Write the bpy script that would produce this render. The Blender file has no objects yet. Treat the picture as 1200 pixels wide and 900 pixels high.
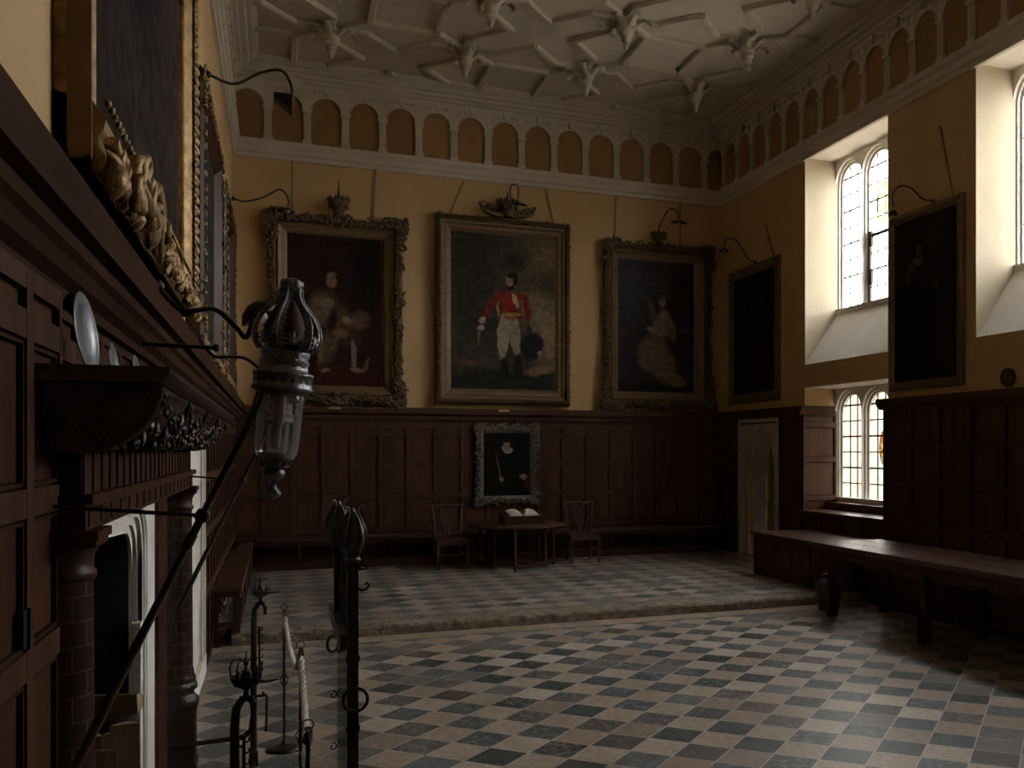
import bpy, math, random
from mathutils import Vector, Matrix
PI = math.pi
random.seed(7)
SC = bpy.context.scene
COL = SC.collection

# ------------------------------------------------------------------ camera, sky, exposure
FPX, PX0, PY0 = 1125.556, 793.0, 527.0
YAW = math.atan2(PX0 - 325.0, FPX)
cam_d = bpy.data.cameras.new('camera'); cam = bpy.data.objects.new('camera', cam_d); COL.objects.link(cam)
cam.location = (0, 0, 1.95); cam.rotation_euler = (PI / 2, 0, -YAW)
cam_d.sensor_width = 36; cam_d.lens = FPX / 1200 * 36
cam_d.shift_x = (600 - PX0) / 1200; cam_d.shift_y = (PY0 - 450) / 1200
cam_d.clip_start = 0.05; cam_d.clip_end = 200
SC.camera = cam
world = bpy.data.worlds.new('world'); SC.world = world; world.use_nodes = True
wbg = world.node_tree.nodes['Background']
wbg.inputs[0].default_value = (0.97, 0.98, 1.0, 1); wbg.inputs[1].default_value = 23.0
SC.view_settings.view_transform = 'Standard'; SC.view_settings.look = 'None'
SC.view_settings.exposure = 0.0; SC.view_settings.gamma = 1.0
SC.view_settings.use_curve_mapping = False
cy = SC.cycles
cy.use_denoising = True; cy.max_bounces = 10; cy.diffuse_bounces = 6; cy.glossy_bounces = 4
cy.transparent_max_bounces = 16; cy.transmission_bounces = 6; cy.caustics_reflective = False; cy.caustics_refractive = False
cy.sample_clamp_indirect = 4.0

# ------------------------------------------------------------------ room numbers (metres)
XL, XR, YB, YF = -0.63, 7.577, 16.09, -3.2
ZC, ZD, YD = 7.9, 0.13, 10.46        # ceiling, dais height, dais front
XG = 8.16                            # glass plane

# ------------------------------------------------------------------ materials
MATS = {}
def nt_new(name):
    m = bpy.data.materials.new(name); m.use_nodes = True
    nt = m.node_tree
    return m, nt, nt.nodes['Principled BSDF']
def N(nt, t, **kw):
    n = nt.nodes.new(t)
    for k, v in kw.items():
        if k in n.bl_rna.properties.keys(): setattr(n, k, v)
    return n
def ramp(nt, fac, stops):
    r = N(nt, 'ShaderNodeValToRGB'); els = r.color_ramp.elements
    while len(els) > 1: els.remove(els[-1])
    els[0].position = stops[0][0]; els[0].color = (*stops[0][1], 1)
    for p, c in stops[1:]:
        e = els.new(p); e.color = (*c, 1)
    nt.links.new(fac, r.inputs[0]); return r.outputs[0]
def math_n(nt, op, a, b=None):
    n = N(nt, 'ShaderNodeMath', operation=op)
    for i, v in enumerate((a, b)):
        if v is None: continue
        if isinstance(v, (int, float)): n.inputs[i].default_value = v
        else: nt.links.new(v, n.inputs[i])
    return n.outputs[0]
def mixc(nt, fac, a, b, mode='MIX'):
    n = N(nt, 'ShaderNodeMix', data_type='RGBA', blend_type=mode)
    for i, v in ((0, fac), (6, a), (7, b)):
        if isinstance(v, (int, float)): n.inputs[i].default_value = v
        elif isinstance(v, tuple): n.inputs[i].default_value = (*v, 1)
        else: nt.links.new(v, n.inputs[i])
    return n.outputs[2]
def wax(m, nt, b, fac, rough):
    """matte surface with a thin even wax sheen, no strong grazing reflection"""
    d = N(nt, 'ShaderNodeBsdfDiffuse'); g = N(nt, 'ShaderNodeBsdfGlossy'); mx = N(nt, 'ShaderNodeMixShader')
    for l in list(nt.links):
        if l.to_socket == b.inputs['Base Color']: nt.links.new(l.from_socket, d.inputs[0])
        elif l.to_socket == b.inputs['Normal']: nt.links.new(l.from_socket, d.inputs['Normal']); nt.links.new(l.from_socket, g.inputs['Normal'])
    g.inputs['Roughness'].default_value = rough; mx.inputs[0].default_value = fac
    nt.links.new(d.outputs[0], mx.inputs[1]); nt.links.new(g.outputs[0], mx.inputs[2])
    nt.links.new(mx.outputs[0], [n for n in nt.nodes if n.type == 'OUTPUT_MATERIAL'][0].inputs[0]); nt.nodes.remove(b)
def simple(name, c1, c2=None, rough=.5, metal=0., scale=6., stretch=(1, 1, 1), bump=0., bscale=None, detail=4., spec=.5, waxy=None):
    if name in MATS: return MATS[name]
    m, nt, b = nt_new(name)
    c2 = c2 or tuple(x * .75 for x in c1)
    tc = N(nt, 'ShaderNodeTexCoord'); mp = N(nt, 'ShaderNodeMapping'); mp.inputs[3].default_value = stretch
    nt.links.new(tc.outputs['Object'], mp.inputs[0])
    no = N(nt, 'ShaderNodeTexNoise'); no.inputs['Scale'].default_value = scale; no.inputs['Detail'].default_value = detail
    nt.links.new(mp.outputs[0], no.inputs[0])
    nt.links.new(ramp(nt, no.outputs[0], [(.3, c2), (.7, c1)]), b.inputs['Base Color'])
    b.inputs['Roughness'].default_value = rough; b.inputs['Metallic'].default_value = metal
    b.inputs['Specular IOR Level'].default_value = spec
    if bump:
        n2 = N(nt, 'ShaderNodeTexNoise'); n2.inputs['Scale'].default_value = bscale or scale * 4; n2.inputs['Detail'].default_value = 3
        nt.links.new(mp.outputs[0], n2.inputs[0])
        bp = N(nt, 'ShaderNodeBump'); bp.inputs['Strength'].default_value = bump; bp.inputs['Distance'].default_value = .02
        nt.links.new(n2.outputs[0], bp.inputs['Height']); nt.links.new(bp.outputs[0], b.inputs['Normal'])
    if waxy: wax(m, nt, b, waxy, rough)
    MATS[name] = m; return m

M_OCHRE = simple('ochre_plaster', (.60, .405, .195), (.52, .345, .155), .85, scale=1.2, bump=.05, bscale=9)
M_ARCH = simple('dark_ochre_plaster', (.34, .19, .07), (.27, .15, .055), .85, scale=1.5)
M_WHITE = simple('white_plaster', (.70, .63, .54), (.60, .54, .46), .8, scale=3, bump=.08, bscale=25)
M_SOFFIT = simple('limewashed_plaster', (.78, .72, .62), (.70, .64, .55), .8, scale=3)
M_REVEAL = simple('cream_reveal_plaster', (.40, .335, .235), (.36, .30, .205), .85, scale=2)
M_WOOD = simple('dark_oak', (.085, .038, .022), (.048, .023, .013), .52, scale=2.2, stretch=(3, 3, .5), bump=.08, bscale=30, waxy=.02)
M_LEDGE = simple('ledge_oak', (.060, .026, .015), (.034, .015, .009), .6, scale=2.2, stretch=(3, .4, 3), bump=.06, bscale=30, waxy=.012)
M_WOODH = simple('dark_oak_along', (.085, .034, .021), (.042, .017, .012), .36, scale=2.2, stretch=(3, .4, 3), bump=.06, bscale=30)
M_WOODX = simple('dark_oak_across', (.085, .034, .021), (.042, .017, .012), .4, scale=2.2, stretch=(.5, 3, 3), bump=.06, bscale=30)
M_WOODBR = simple('brown_oak', (.066, .028, .017), (.034, .015, .010), .4, scale=3, stretch=(3, 3, .5), waxy=.025)
M_CARVE = simple('carved_black_oak', (.05, .022, .016), (.02, .010, .008), .33, scale=9, bump=.5, bscale=45, waxy=.08)
M_CHAIR = simple('chair_mahogany', (.09, .045, .027), (.045, .024, .016), .38, scale=5, stretch=(2, 2, .5))
M_STONE = simple('pale_limestone', (.84, .80, .73), (.70, .66, .59), .75, scale=4, bump=.12, bscale=30)
M_STONED = simple('door_stone', (.50, .46, .38), (.38, .34, .28), .8, scale=5, bump=.12)
M_KERB = simple('worn_kerb_stone', (.27, .22, .165), (.12, .095, .07), .75, scale=11, bump=.6, bscale=28)
M_SOOT = simple('sooty_fireback', (.03, .03, .034), (.012, .012, .013), .6, scale=7, bump=.2)
M_IRON = simple('wrought_iron', (.055, .045, .04), (.03, .023, .02), .42, .75, scale=12, bump=.2, bscale=60)
M_POLE = simple('painted_pole', (.05, .028, .022), (.028, .016, .013), .35, .1, scale=12)
M_STEEL = simple('aged_steel', (.23, .23, .245), (.09, .09, .095), .38, .85, scale=25, bump=.25, bscale=80)
M_PEWTER = simple('pewter', (.26, .27, .285), (.19, .20, .21), .36, .9, scale=8)
M_GOLD = simple('gilt_carving', (.40, .25, .10), (.17, .10, .04), .45, .6, scale=16, bump=.3, bscale=60)
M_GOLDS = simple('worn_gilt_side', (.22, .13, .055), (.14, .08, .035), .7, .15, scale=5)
M_GILT = simple('dull_gilt_frame', (.15, .088, .045), (.055, .034, .020), .5, .4, scale=22, bump=.4, bscale=70)
M_GILTP = simple('pale_gilt_molding', (.19, .12, .058), (.13, .08, .04), .5, .4, scale=14)
M_SILVER = simple('silvered_carving', (.26, .22, .19), (.09, .075, .065), .45, .55, scale=22, bump=.3, bscale=70)
M_CORD = simple('picture_strap', (.30, .17, .08), None, .8, scale=9)
M_ROPE = simple('white_rope', (.62, .57, .50), (.48, .43, .37), .8, scale=30)
M_LOG = simple('split_log', (.50, .33, .19), (.34, .21, .12), .8, scale=4, stretch=(4, 4, .6), bump=.2)
M_BARK = simple('log_bark', (.14, .10, .075), (.06, .045, .035), .9, scale=14, bump=.5)
M_PAPER = simple('book_page', (.80, .77, .70), (.72, .69, .62), .7, scale=4)
M_BRASS = simple('brass_label', (.60, .45, .18), (.42, .30, .12), .4, .7, scale=10)
M_DOORW = simple('grey_door_oak', (.20, .165, .13), (.13, .105, .085), .6, scale=3, stretch=(3, 3, .4), bump=.1)
M_SPK = simple('black_grille', (.035, .033, .032), (.018, .018, .018), .6, scale=60, bump=.4, bscale=90)
M_EXT = simple('courtyard_limestone', (.38, .35, .29), (.32, .29, .24), .9, scale=1.2)
M_RANGE = simple('pale_range_wall', (.40, .365, .29), (.36, .325, .25), .9, scale=.6)
M_LEAD = simple('window_lead', (.06, .06, .065), None, .6, .3, scale=9)
M_WICK = simple('candle_wax', (.75, .72, .66), None, .5, scale=9)
M_LEATH = simple('dark_leather', (.03, .025, .022), (.015, .013, .012), .4, scale=9, bump=.2)

def glass_mat(name, tint, rough=.05, gl=.08, frost=0., tex=None):
    m = bpy.data.materials.new(name); m.use_nodes = True; nt = m.node_tree; nt.nodes.clear()
    out = N(nt, 'ShaderNodeOutputMaterial'); tr = N(nt, 'ShaderNodeBsdfTransparent'); g = N(nt, 'ShaderNodeBsdfGlossy')
    g.inputs['Roughness'].default_value = rough
    tr.inputs[0].default_value = (*tint, 1)
    if tex:
        tc = N(nt, 'ShaderNodeTexCoord'); vo = N(nt, 'ShaderNodeTexVoronoi'); vo.inputs['Scale'].default_value = tex[0]
        nt.links.new(tc.outputs['Object'], vo.inputs[0])
        sp = N(nt, 'ShaderNodeSeparateColor'); nt.links.new(vo.outputs['Color'], sp.inputs[0])
        nt.links.new(ramp(nt, sp.outputs[0], tex[1]), tr.inputs[0])
    lw = N(nt, 'ShaderNodeLayerWeight'); lw.inputs[0].default_value = .35
    f = math_n(nt, 'ADD', math_n(nt, 'MULTIPLY', lw.outputs['Fresnel'], .6), gl)
    mx = N(nt, 'ShaderNodeMixShader'); nt.links.new(f, mx.inputs[0]); nt.links.new(tr.outputs[0], mx.inputs[1]); nt.links.new(g.outputs[0], mx.inputs[2])
    last = mx.outputs[0]
    if frost:
        d = N(nt, 'ShaderNodeBsdfDiffuse'); d.inputs[0].default_value = (.6, .6, .6, 1)
        m2 = N(nt, 'ShaderNodeMixShader'); m2.inputs[0].default_value = frost
        nt.links.new(last, m2.inputs[1]); nt.links.new(d.outputs[0], m2.inputs[2]); last = m2.outputs[0]
    nt.links.new(last, out.inputs[0]); MATS[name] = m; return m
G_PANE = glass_mat('leaded_pane', (.95, .96, .95), gl=.02)
G_CREAM = glass_mat('cream_pane', (.27, .26, .235), gl=.02)
G_YEL = glass_mat('yellow_stained_pane', (1, .8, .2), tex=(26., [(0., (.95, .9, .8)), (.3, (.95, .62, .06)), (.55, (.75, .42, .02)), (.7, (.3, .2, .1)), (.85, (.95, .85, .35))]))
G_RED = glass_mat('amber_stained_pane', (.8, .3, .1), tex=(26., [(0., (.55, .08, .04)), (.3, (.50, .22, .04)), (.55, (.85, .6, .15)), (.7, (.08, .05, .05)), (.85, (.4, .35, .3))]))
G_JAR = glass_mat('lantern_glass', (.9, .9, .9), gl=.06, frost=.20)
G_SCREEN = glass_mat('screen_glass', (.80, .86, .83), gl=.02, frost=.04)
M_DUST = simple('dusty_glass', (.55, .53, .50), None, .6, scale=8)

def floor_mat(name, cu, cw):
    m, nt, b = nt_new(name)
    tc = N(nt, 'ShaderNodeTexCoord'); sx = N(nt, 'ShaderNodeSeparateXYZ'); nt.links.new(tc.outputs['Object'], sx.inputs[0])
    X, Y = sx.outputs[0], sx.outputs[1]
    k = 1 / math.sqrt(2) / .293
    u = math_n(nt, 'SUBTRACT', math_n(nt, 'MULTIPLY', math_n(nt, 'ADD', X, Y), k), cu / .293)
    w = math_n(nt, 'SUBTRACT', math_n(nt, 'MULTIPLY', math_n(nt, 'SUBTRACT', Y, X), k), cw / .293)
    u = math_n(nt, 'ADD', u, 200.); w = math_n(nt, 'ADD', w, 200.)
    fu, fw = math_n(nt, 'FLOOR', u), math_n(nt, 'FLOOR', w)
    par = math_n(nt, 'MODULO', math_n(nt, 'ADD', fu, fw), 2.)
    cb = N(nt, 'ShaderNodeCombineXYZ'); nt.links.new(fu, cb.inputs[0]); nt.links.new(fw, cb.inputs[1])
    wn = N(nt, 'ShaderNodeTexWhiteNoise', noise_dimensions='2D'); nt.links.new(cb.outputs[0], wn.inputs[0])
    rnd = wn.outputs[0]
    sc = N(nt, 'ShaderNodeSeparateColor'); nt.links.new(wn.outputs[1], sc.inputs[0])
    light = ramp(nt, rnd, [(0., (.42, .32, .255)), (.25, (.50, .41, .335)), (.5, (.38, .275, .21)), (.7, (.58, .50, .415)), (.9, (.31, .235, .185)), (1., (.48, .38, .305))])
    dark = ramp(nt, rnd, [(0., (.062, .070, .070)), (.3, (.085, .098, .104)), (.5, (.055, .054, .052)), (.7, (.125, .142, .152)), (.88, (.10, .070, .056)), (1., (.16, .17, .18))])
    # mottled veining, a different patch of noise on each tile
    off = N(nt, 'ShaderNodeVectorMath', operation='ADD'); nt.links.new(tc.outputs['Object'], off.inputs[0])
    so = N(nt, 'ShaderNodeVectorMath', operation='SCALE'); nt.links.new(wn.outputs[1], so.inputs[0]); so.inputs['Scale'].default_value = 30
    nt.links.new(so.outputs[0], off.inputs[1])
    n1 = N(nt, 'ShaderNodeTexNoise'); n1.inputs['Scale'].default_value = 22; n1.inputs['Detail'].default_value = 6; n1.inputs['Roughness'].default_value = .7
    nt.links.new(off.outputs[0], n1.inputs[0])
    vein = ramp(nt, n1.outputs[0], [(.48, (0, 0, 0)), (.60, (1, 1, 1))])
    sel = math_n(nt, 'MULTIPLY', math_n(nt, 'GREATER_THAN', sc.outputs[1], .35), vein)
    dark = mixc(nt, math_n(nt, 'MULTIPLY', sel, .75), dark, (.27, .28, .28))
    lmot = ramp(nt, n1.outputs[0], [(.35, (.58, .55, .52)), (.65, (1.12, 1.10, 1.08))])
    light = mixc(nt, .8, light, lmot, 'MULTIPLY')
    odd = math_n(nt, 'GREATER_THAN', sc.outputs[2], .90)
    light = mixc(nt, odd, light, (.17, .155, .14))
    c = mixc(nt, par, light, dark)
    gu = math_n(nt, 'ABSOLUTE', math_n(nt, 'SUBTRACT', math_n(nt, 'FRACT', u), .5))
    gw = math_n(nt, 'ABSOLUTE', math_n(nt, 'SUBTRACT', math_n(nt, 'FRACT', w), .5))
    g = math_n(nt, 'GREATER_THAN', math_n(nt, 'MAXIMUM', gu, gw), .486)
    c = mixc(nt, g, c, (.50, .46, .40))
    n2 = N(nt, 'ShaderNodeTexNoise'); n2.inputs['Scale'].default_value = .9; nt.links.new(tc.outputs['Object'], n2.inputs[0])
    c = mixc(nt, .8, c, ramp(nt, n2.outputs[0], [(.3, (.88, .88, .88)), (.7, (1.12, 1.12, 1.12))]), 'MULTIPLY')
    nt.links.new(c, b.inputs['Base Color'])
    nt.links.new(ramp(nt, n1.outputs[0], [(.3, (.30, .30, .30)), (.7, (.50, .50, .50))]), b.inputs['Roughness'])
    bp = N(nt, 'ShaderNodeBump'); bp.inputs['Strength'].default_value = .35; bp.inputs['Distance'].default_value = .01
    h = math_n(nt, 'SUBTRACT', math_n(nt, 'MULTIPLY', n1.outputs[0], .35), g); h = math_n(nt, 'ADD', h, math_n(nt, 'MULTIPLY', rnd, .3))
    nt.links.new(h, bp.inputs['Height']); nt.links.new(bp.outputs[0], b.inputs['Normal'])
    return m
M_FLOOR = floor_mat('checker_stone_floor', 6.812, 1.185)
M_DAIS = floor_mat('checker_stone_dais', 6.95, 1.25)

def column_mat():
    m, nt, b = nt_new('jointed_column_wood')
    tc = N(nt, 'ShaderNodeTexCoord'); sx = N(nt, 'ShaderNodeSeparateXYZ'); nt.links.new(tc.outputs['Object'], sx.inputs[0])
    at = math_n(nt, 'ARCTAN2', sx.outputs[1], sx.outputs[0])
    cb = N(nt, 'ShaderNodeCombineXYZ'); nt.links.new(math_n(nt, 'MULTIPLY', at, 3.0 / PI), cb.inputs[0])
    nt.links.new(math_n(nt, 'MULTIPLY', sx.outputs[2], 1 / .07), cb.inputs[1])
    br = N(nt, 'ShaderNodeTexBrick'); nt.links.new(cb.outputs[0], br.inputs[0])
    br.inputs['Scale'].default_value = 1; br.inputs['Mortar Size'].default_value = .022; br.inputs['Brick Width'].default_value = 1.0; br.inputs['Row Height'].default_value = 1.0
    br.inputs['Color1'].default_value = (.040, .015, .010, 1); br.inputs['Color2'].default_value = (.024, .010, .007, 1); br.inputs['Mortar'].default_value = (.12, .09, .075, 1)
    nt.links.new(br.outputs[0], b.inputs['Base Color']); wax(m, nt, b, .035, .35)
    return m
M_COLUMN = column_mat()

# ------------------------------------------------------------------ mesh collector
class MB:
    def __init__(s): s.v = []; s.f = []; s.m = []; s.sm = []; s.mi = 0
    def add(s, vs, fs, smooth=False):
        o = len(s.v); s.v += [tuple(p) for p in vs]
        for f in fs: s.f.append([i + o for i in f]); s.m.append(s.mi); s.sm.append(smooth)
        return o
    def box(s, x0, y0, z0, x1, y1, z1):
        s.add([(x0, y0, z0), (x1, y0, z0), (x1, y1, z0), (x0, y1, z0), (x0, y0, z1), (x1, y0, z1), (x1, y1, z1), (x0, y1, z1)],
              [(0, 3, 2, 1), (4, 5, 6, 7), (0, 1, 5, 4), (1, 2, 6, 5), (2, 3, 7, 6), (3, 0, 4, 7)]); return s
    def cbox(s, x, y, z, w, d, h): return s.box(x - w / 2, y - d / 2, z, x + w / 2, y + d / 2, z + h)
    def tube(s, pts, r, n=8, caps=True, closed=False):
        P = [Vector(p) for p in pts]; k = len(P); R = r if isinstance(r, (list, tuple)) else [r] * k
        rings = []; up = None; vs = []
        for i in range(k):
            if closed: t = P[(i + 1) % k] - P[i - 1]
            else: t = P[min(i + 1, k - 1)] - P[max(i - 1, 0)]
            t = t.normalized() if t.length > 1e-9 else Vector((0, 0, 1))
            if up is None:
                up = Vector((0, 0, 1)) if abs(t.z) < .9 else Vector((1, 0, 0))
            a = up - t * up.dot(t); a.normalize(); up = a; b = t.cross(a)
            for j in range(n):
                q = 2 * PI * j / n; vs.append(P[i] + (a * math.cos(q) + b * math.sin(q)) * R[i])
        fs = []
        for i in range(k if closed else k - 1):
            i2 = (i + 1) % k
            for j in range(n):
                fs.append((i * n + j, i * n + (j + 1) % n, i2 * n + (j + 1) % n, i2 * n + j))
        s.add(vs, fs, True)
        if caps and not closed:
            s.add([vs[j] for j in range(n)], [tuple(range(n))[::-1]]); s.add([vs[(k - 1) * n + j] for j in range(n)], [tuple(range(n))])
        return s
    def bar(s, a, b, w, d=None):
        """square bar from a to b"""
        a, b = Vector(a), Vector(b); d = d or w; t = (b - a).normalized()
        up = Vector((0, 0, 1)) if abs(t.z) < .9 else Vector((0, 1, 0))
        x = t.cross(up).normalized(); y = x.cross(t)
        vs = [p + x * sx * w / 2 + y * sy * d / 2 for p in (a, b) for sx, sy in ((-1, -1), (1, -1), (1, 1), (-1, 1))]
        s.add(vs, [(0, 1, 2, 3), (7, 6, 5, 4), (0, 4, 5, 1), (1, 5, 6, 2), (2, 6, 7, 3), (3, 7, 4, 0)]); return s
    def lathe(s, prof, c=(0, 0, 0), n=20, mat=None, caps=True):
        vs = []
        for r, z in prof:
            for j in range(n):
                q = 2 * PI * j / n; p = Vector((r * math.cos(q), r * math.sin(q), z))
                if mat: p = mat @ p
                vs.append(p + Vector(c))
        fs = []
        for i in range(len(prof) - 1):
            for j in range(n): fs.append((i * n + j, i * n + (j + 1) % n, (i + 1) * n + (j + 1) % n, (i + 1) * n + j))
        s.add(vs, fs, True)
        if caps:
            k = (len(prof) - 1) * n
            s.add(vs[:n], [tuple(range(n))[::-1]]); s.add(vs[k:k + n], [tuple(range(n))])
        return s
    def ell(s, c, r, rot=None, n=8, k=5):
        vs = []; C = Vector(c)
        for i in range(k + 1):
            ph = PI * i / k
            for j in range(n):
                q = 2 * PI * j / n
                p = Vector((math.sin(ph) * math.cos(q) * r[0], math.sin(ph) * math.sin(q) * r[1], math.cos(ph) * r[2]))
                if rot: p = rot @ p
                vs.append(C + p)
        fs = [(i * n + j, (i + 1) * n + j, (i + 1) * n + (j + 1) % n, i * n + (j + 1) % n) for i in range(k) for j in range(n)]
        s.add(vs, fs, True); return s
    def prism(s, poly, fn, a, b, smooth=False):
        """poly: 2d outline, fn(u, v, t) -> xyz, from t=a to t=b"""
        k = len(poly); vs = [fn(u, v, a) for u, v in poly] + [fn(u, v, b) for u, v in poly]
        fs = [(i, (i + 1) % k, k + (i + 1) % k, k + i) for i in range(k)]
        s.add(vs, fs, smooth); s.add(vs[:k], [tuple(range(k))[::-1]]); s.add(vs[k:], [tuple(range(k))]); return s
    def xf(s, mat, start=0):
        for i in range(start, len(s.v)): s.v[i] = tuple(mat @ Vector(s.v[i]))
        return s
    def build(s, name, mats, parent=None, local=False, origin=None, bevel=0, label=None, cat=None, group=None, kind=None):
        mats = mats if isinstance(mats, (list, tuple)) else [mats]
        base = Vector((0, 0, 0))
        if parent is not None and not local:
            p = parent
            while p is not None: base += p.location; p = p.parent
        elif parent is None and origin is None and kind is None and s.v:
            xs, ys, zs = zip(*s.v); base = Vector(((min(xs) + max(xs)) / 2, (min(ys) + max(ys)) / 2, min(zs)))
        loc = Vector((0, 0, 0)) if parent is not None else (Vector(origin) if origin is not None else base.copy())
        if parent is None: base = Vector(origin) if (origin is not None and not local) else (Vector((0, 0, 0)) if local else base)
        if parent is not None and origin is not None: loc = Vector(origin) - base; base = Vector(origin)
        me = bpy.data.meshes.new(name)
        me.from_pydata([(v[0] - base.x, v[1] - base.y, v[2] - base.z) for v in s.v], [], s.f)
        for m in mats: me.materials.append(m)
        me.polygons.foreach_set('material_index', s.m); me.polygons.foreach_set('use_smooth', s.sm); me.update()
        o = bpy.data.objects.new(name, me); COL.objects.link(o); o.location = loc
        if parent is not None: o.parent = parent
        if bevel:
            bv = o.modifiers.new('bevel', 'BEVEL'); bv.width = bevel; bv.segments = 1; bv.limit_method = 'ANGLE'
        return tag(o, label, cat, group, kind)
def tag(o, label=None, cat=None, group=None, kind=None):
    for k, v in (('label', label), ('category', cat), ('group', group), ('kind', kind)):
        if v: o[k] = v
    return o
def thing(name, label, cat, loc=(0, 0, 0), rz=0, group=None):
    o = bpy.data.objects.new(name, None); COL.objects.link(o); o.location = loc; o.rotation_euler = (0, 0, rz)
    o.empty_display_size = .1
    return tag(o, label, cat, group)
def kids(o): return [c for c in COL.objects if c.parent == o]
def copy_tree(o, parent=None, loc=None, rz=None, label=None):
    c = o.copy(); COL.objects.link(c)
    if parent: c.parent = parent
    if loc is not None: c.location = loc
    if rz is not None: c.rotation_euler = (0, 0, rz)
    if label: c['label'] = label
    for ch in kids(o):
        copy_tree(ch, c)
    return c
SM = 'structure'
# wall frames: (a along the wall, z up, n out of the wall into the room)
back = lambda a, z, n: (a, YB - n, z)
right = lambda a, z, n: (XR - n, a, z)
left = lambda a, z, n: (XL + n, a, z)

# ================================================================== the shell
MB().box(-4, -6, -.2, 12, YB + 3, 0).build('floor', M_FLOOR, kind=SM)
d = MB(); d.box(-1.5, YD + .34, .0, XR + .1, YB + .05, ZD)
d.build('dais', M_DAIS, kind=SM)
k = MB()
x = -.42
while x < 6.9:
    w = random.uniform(.55, 1.25); x2 = min(x + w, 6.95); q = random.uniform(-.006, .006)
    n = max(3, int((x2 - x) / .06)); vs = []; fs = []
    for i in range(n + 1):                      # worn rounded nosing
        xx = x + .002 + (x2 - x - .004) * i / n
        for (yy, zz) in ((YD + .355, .0), (YD + .355, ZD + .001), (YD + .07, ZD + .001), (YD + .015, ZD - .014), (YD + .0, ZD - .04), (YD + .008, 0)):
            jy = random.uniform(-.008, .008) if yy < YD + .05 else 0
            jz = random.uniform(-.006, .004) if 0 < zz and yy < YD + .1 else 0
            vs.append((xx, yy + jy + q, zz + jz))
    for i in range(n):
        for j in range(5): fs.append((i * 6 + j, i * 6 + j + 1, i * 6 + j + 7, i * 6 + j + 6))
    k.add(vs, fs, False); x = x2
k.build('trim_1', M_KERB, kind=SM)
# narrow slabs laid along the foot of the step
k = MB(); x = -.5
while x < 6.3:
    x2 = x + random.uniform(.5, .9); k.box(x, YD - .30, 0, min(x2, 6.3) - .006, YD + .02, .004); x = x2
k.build('trim_2', simple('border_slab', (.40, .31, .23), (.26, .20, .15), .55, scale=3, bump=.15), kind=SM)

def grid_wall(m, fn, As, Zs, holes, t0, t1):
    """boxes for every cell not inside a hole (a0,a1,z0,z1)"""
    for i in range(len(As) - 1):
        for j in range(len(Zs) - 1):
            a, z = (As[i] + As[i + 1]) / 2, (Zs[j] + Zs[j + 1]) / 2
            if any(h[0] < a < h[1] and h[2] < z < h[3] for h in holes): continue
            m.prism([(As[i], Zs[j]), (As[i + 1], Zs[j]), (As[i + 1], Zs[j + 1]), (As[i], Zs[j + 1])], fn, t0, t1)
MB().box(-1.8, YB, 0, XR + .8, YB + .4, 8.2).build('wall_back', M_OCHRE, kind=SM)
MB().box(-1.8, YF - .3, 0, XR + .8, YF, 8.2).build('wall_front', M_OCHRE, kind=SM)
FY0, FY1, FZ = 3.45, 5.36, 1.78                      # fireplace opening
m = MB(); grid_wall(m, left, [YF, FY0 - .1, FY1 + .1, YB], [0, FZ + .05, 8.2], [(FY0 - .1, FY1 + .1, 0, FZ + .05)], 0, -.7)
m.build('wall_left', M_OCHRE, kind=SM)
WINS = [(10.82, 13.035), (6.863, 9.078), (2.906, 5.121)]
ZU0, ZU1 = 3.27, 6.5
DY0, DY1 = 14.03, 14.87                              # doorway
holes = [(a, b, ZU0, ZU1) for a, b in WINS] + [(10.82, 13.035, 1.0, 2.92), (DY0 - .05, DY1 + .05, 0, 2.25)]
As = sorted({YF, YB, DY0 - .05, DY1 + .05} | {v for w in WINS for v in w}); Zs = [0, 1.0, 2.25, 2.92, ZU0, ZU1, 8.2]
m = MB(); grid_wall(m, right, As, Zs, holes, 0, -.71)
m.build('wall_right', M_OCHRE, kind=SM)
# sloping sills of the upper windows and pale soffits
m = MB()
for a, b in WINS:
    m.prism([(XR + .001, ZU0), (XG, 4.10), (XG + .25, 4.10), (XG + .25, ZU0)], lambda u, v, t: (u, t, v), a, b)
    m.box(XR + .002, a, ZU1 - .012, XG, b, ZU1 + .01)
    m.box(XG - .02, a, 4.07, XG + .12, b, 4.135)
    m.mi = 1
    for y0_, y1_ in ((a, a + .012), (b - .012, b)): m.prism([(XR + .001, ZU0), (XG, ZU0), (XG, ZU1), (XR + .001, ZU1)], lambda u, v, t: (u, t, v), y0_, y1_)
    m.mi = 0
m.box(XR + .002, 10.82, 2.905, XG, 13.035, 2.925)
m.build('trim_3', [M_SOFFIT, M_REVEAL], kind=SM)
MB().box(-1.8, YF, ZC, XR + .8, YB + .1, ZC + .2).build('ceiling', M_WHITE, kind=SM)
CEIL = bpy.data.objects['ceiling']

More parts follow.
